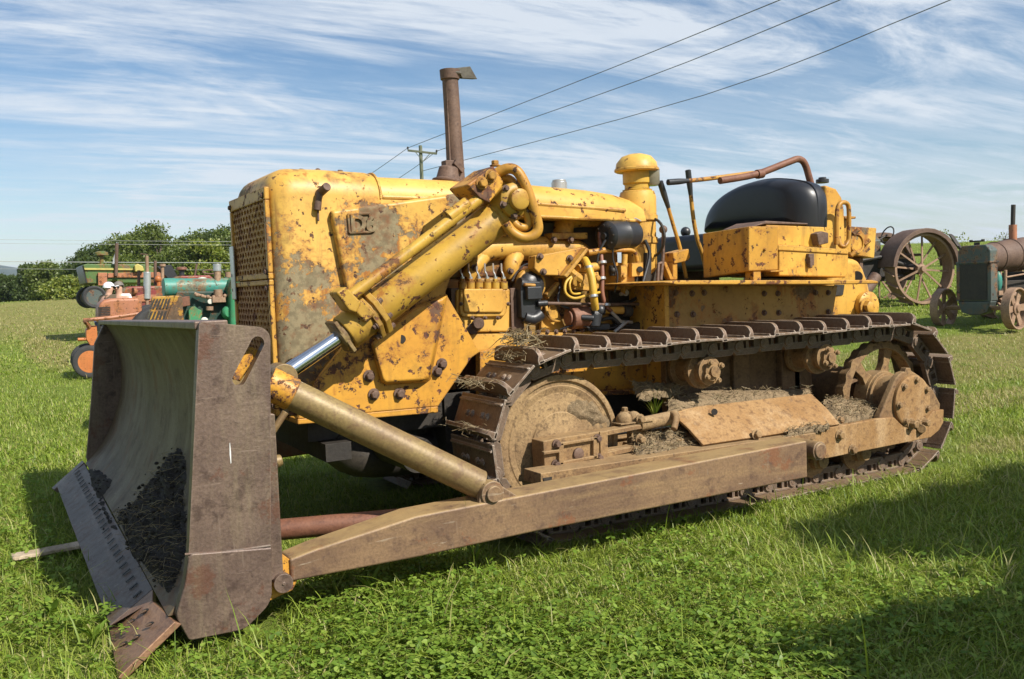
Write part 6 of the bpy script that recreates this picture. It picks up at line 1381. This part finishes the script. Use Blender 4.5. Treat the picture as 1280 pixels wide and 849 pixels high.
for e_ in (xa, xb): b.tube([m_.lerp(e_, .55) + Vector((0,-.2,0)), Vector((m_.x, m_.y-.2, m_.z-.75))], .03, 6)
Q('arm_brace', b, 'pole', xo, bevel=0); OFF = Vector((0,0,0))
M['wire'] = plain('weathered_wire', (.12,.12,.125), .5); M['palewire'] = plain('pale_wire', (.42,.43,.42), .5)
def wire(pts, r, mat, label, grp):
    b = MB(); b.tube(pts, r, 6, sm=4); o = build('power_line', b, M[mat], bevel=0, off=pts[0]); tag(o, label, 'power line', grp)
WG = 'power lines overhead'
wire([ins[0], SD(760,87,55), SD(975,0,40), SD(1500,-215,26)], .022, 'wire', 'uppermost of the three wires running right from the pole crossarm', WG)
wire([ins[1], SD(800,100,55), SD(1050,0,40), SD(1500,-180,26)], .022, 'wire', 'middle of the three wires running up to the right from the pole', WG)
wire([ins[2], SD(880,119,55), SD(1188,0,40), SD(1600,-160,26)], .022, 'wire', 'lowest of the three wires running up to the right from the pole', WG)
wire([ins[0], SD(470,213,82), SD(400,260,95)], .024, 'wire', 'wire running down left from the pole to behind the hood, left end insulator', WG)
wire([ins[1], SD(500,222,82), SD(400,285,95)], .024, 'wire', 'wire running down left from the pole to behind the hood, right end insulator', WG)
WL = 'pale wires in front of the tree row'
for y_a, y_b, r_, lab in ((298,303,.008,'top pale wire crossing in front of the trees'),(303,307,.008,'second pale wire crossing just under the top one'),(326,329,.017,'thick pale wire crossing the middle of the trees'),(335,338,.007,'lowest thin pale wire crossing the trees')):
    wire([SD(-120,y_a,48), SD(150,(y_a+y_b)/2+.6,48), SD(420,y_b,48)], r_, 'palewire', lab, WL)

# ------------------------------------------------------------------ air
hz = bpy.data.materials.new('thin_haze'); hz.use_nodes = True; hz.node_tree.nodes.clear()
ho_ = hz.node_tree.nodes.new('ShaderNodeOutputMaterial'); pv2 = hz.node_tree.nodes.new('ShaderNodeVolumePrincipled'); pv2.inputs['Color'].default_value = (.72,.84,1,1); pv2.inputs['Density'].default_value = .00015; pv2.inputs['Anisotropy'].default_value = .2
hz.node_tree.links.new(pv2.outputs[0], ho_.inputs['Volume'])
b = MB(); b.box((-3800,-3800,-60),(3800,3800,130)); o = build('haze', b, hz, bevel=0); tag(o, kind='stuff'); o['label'] = 'thin summer haze over the far hills'
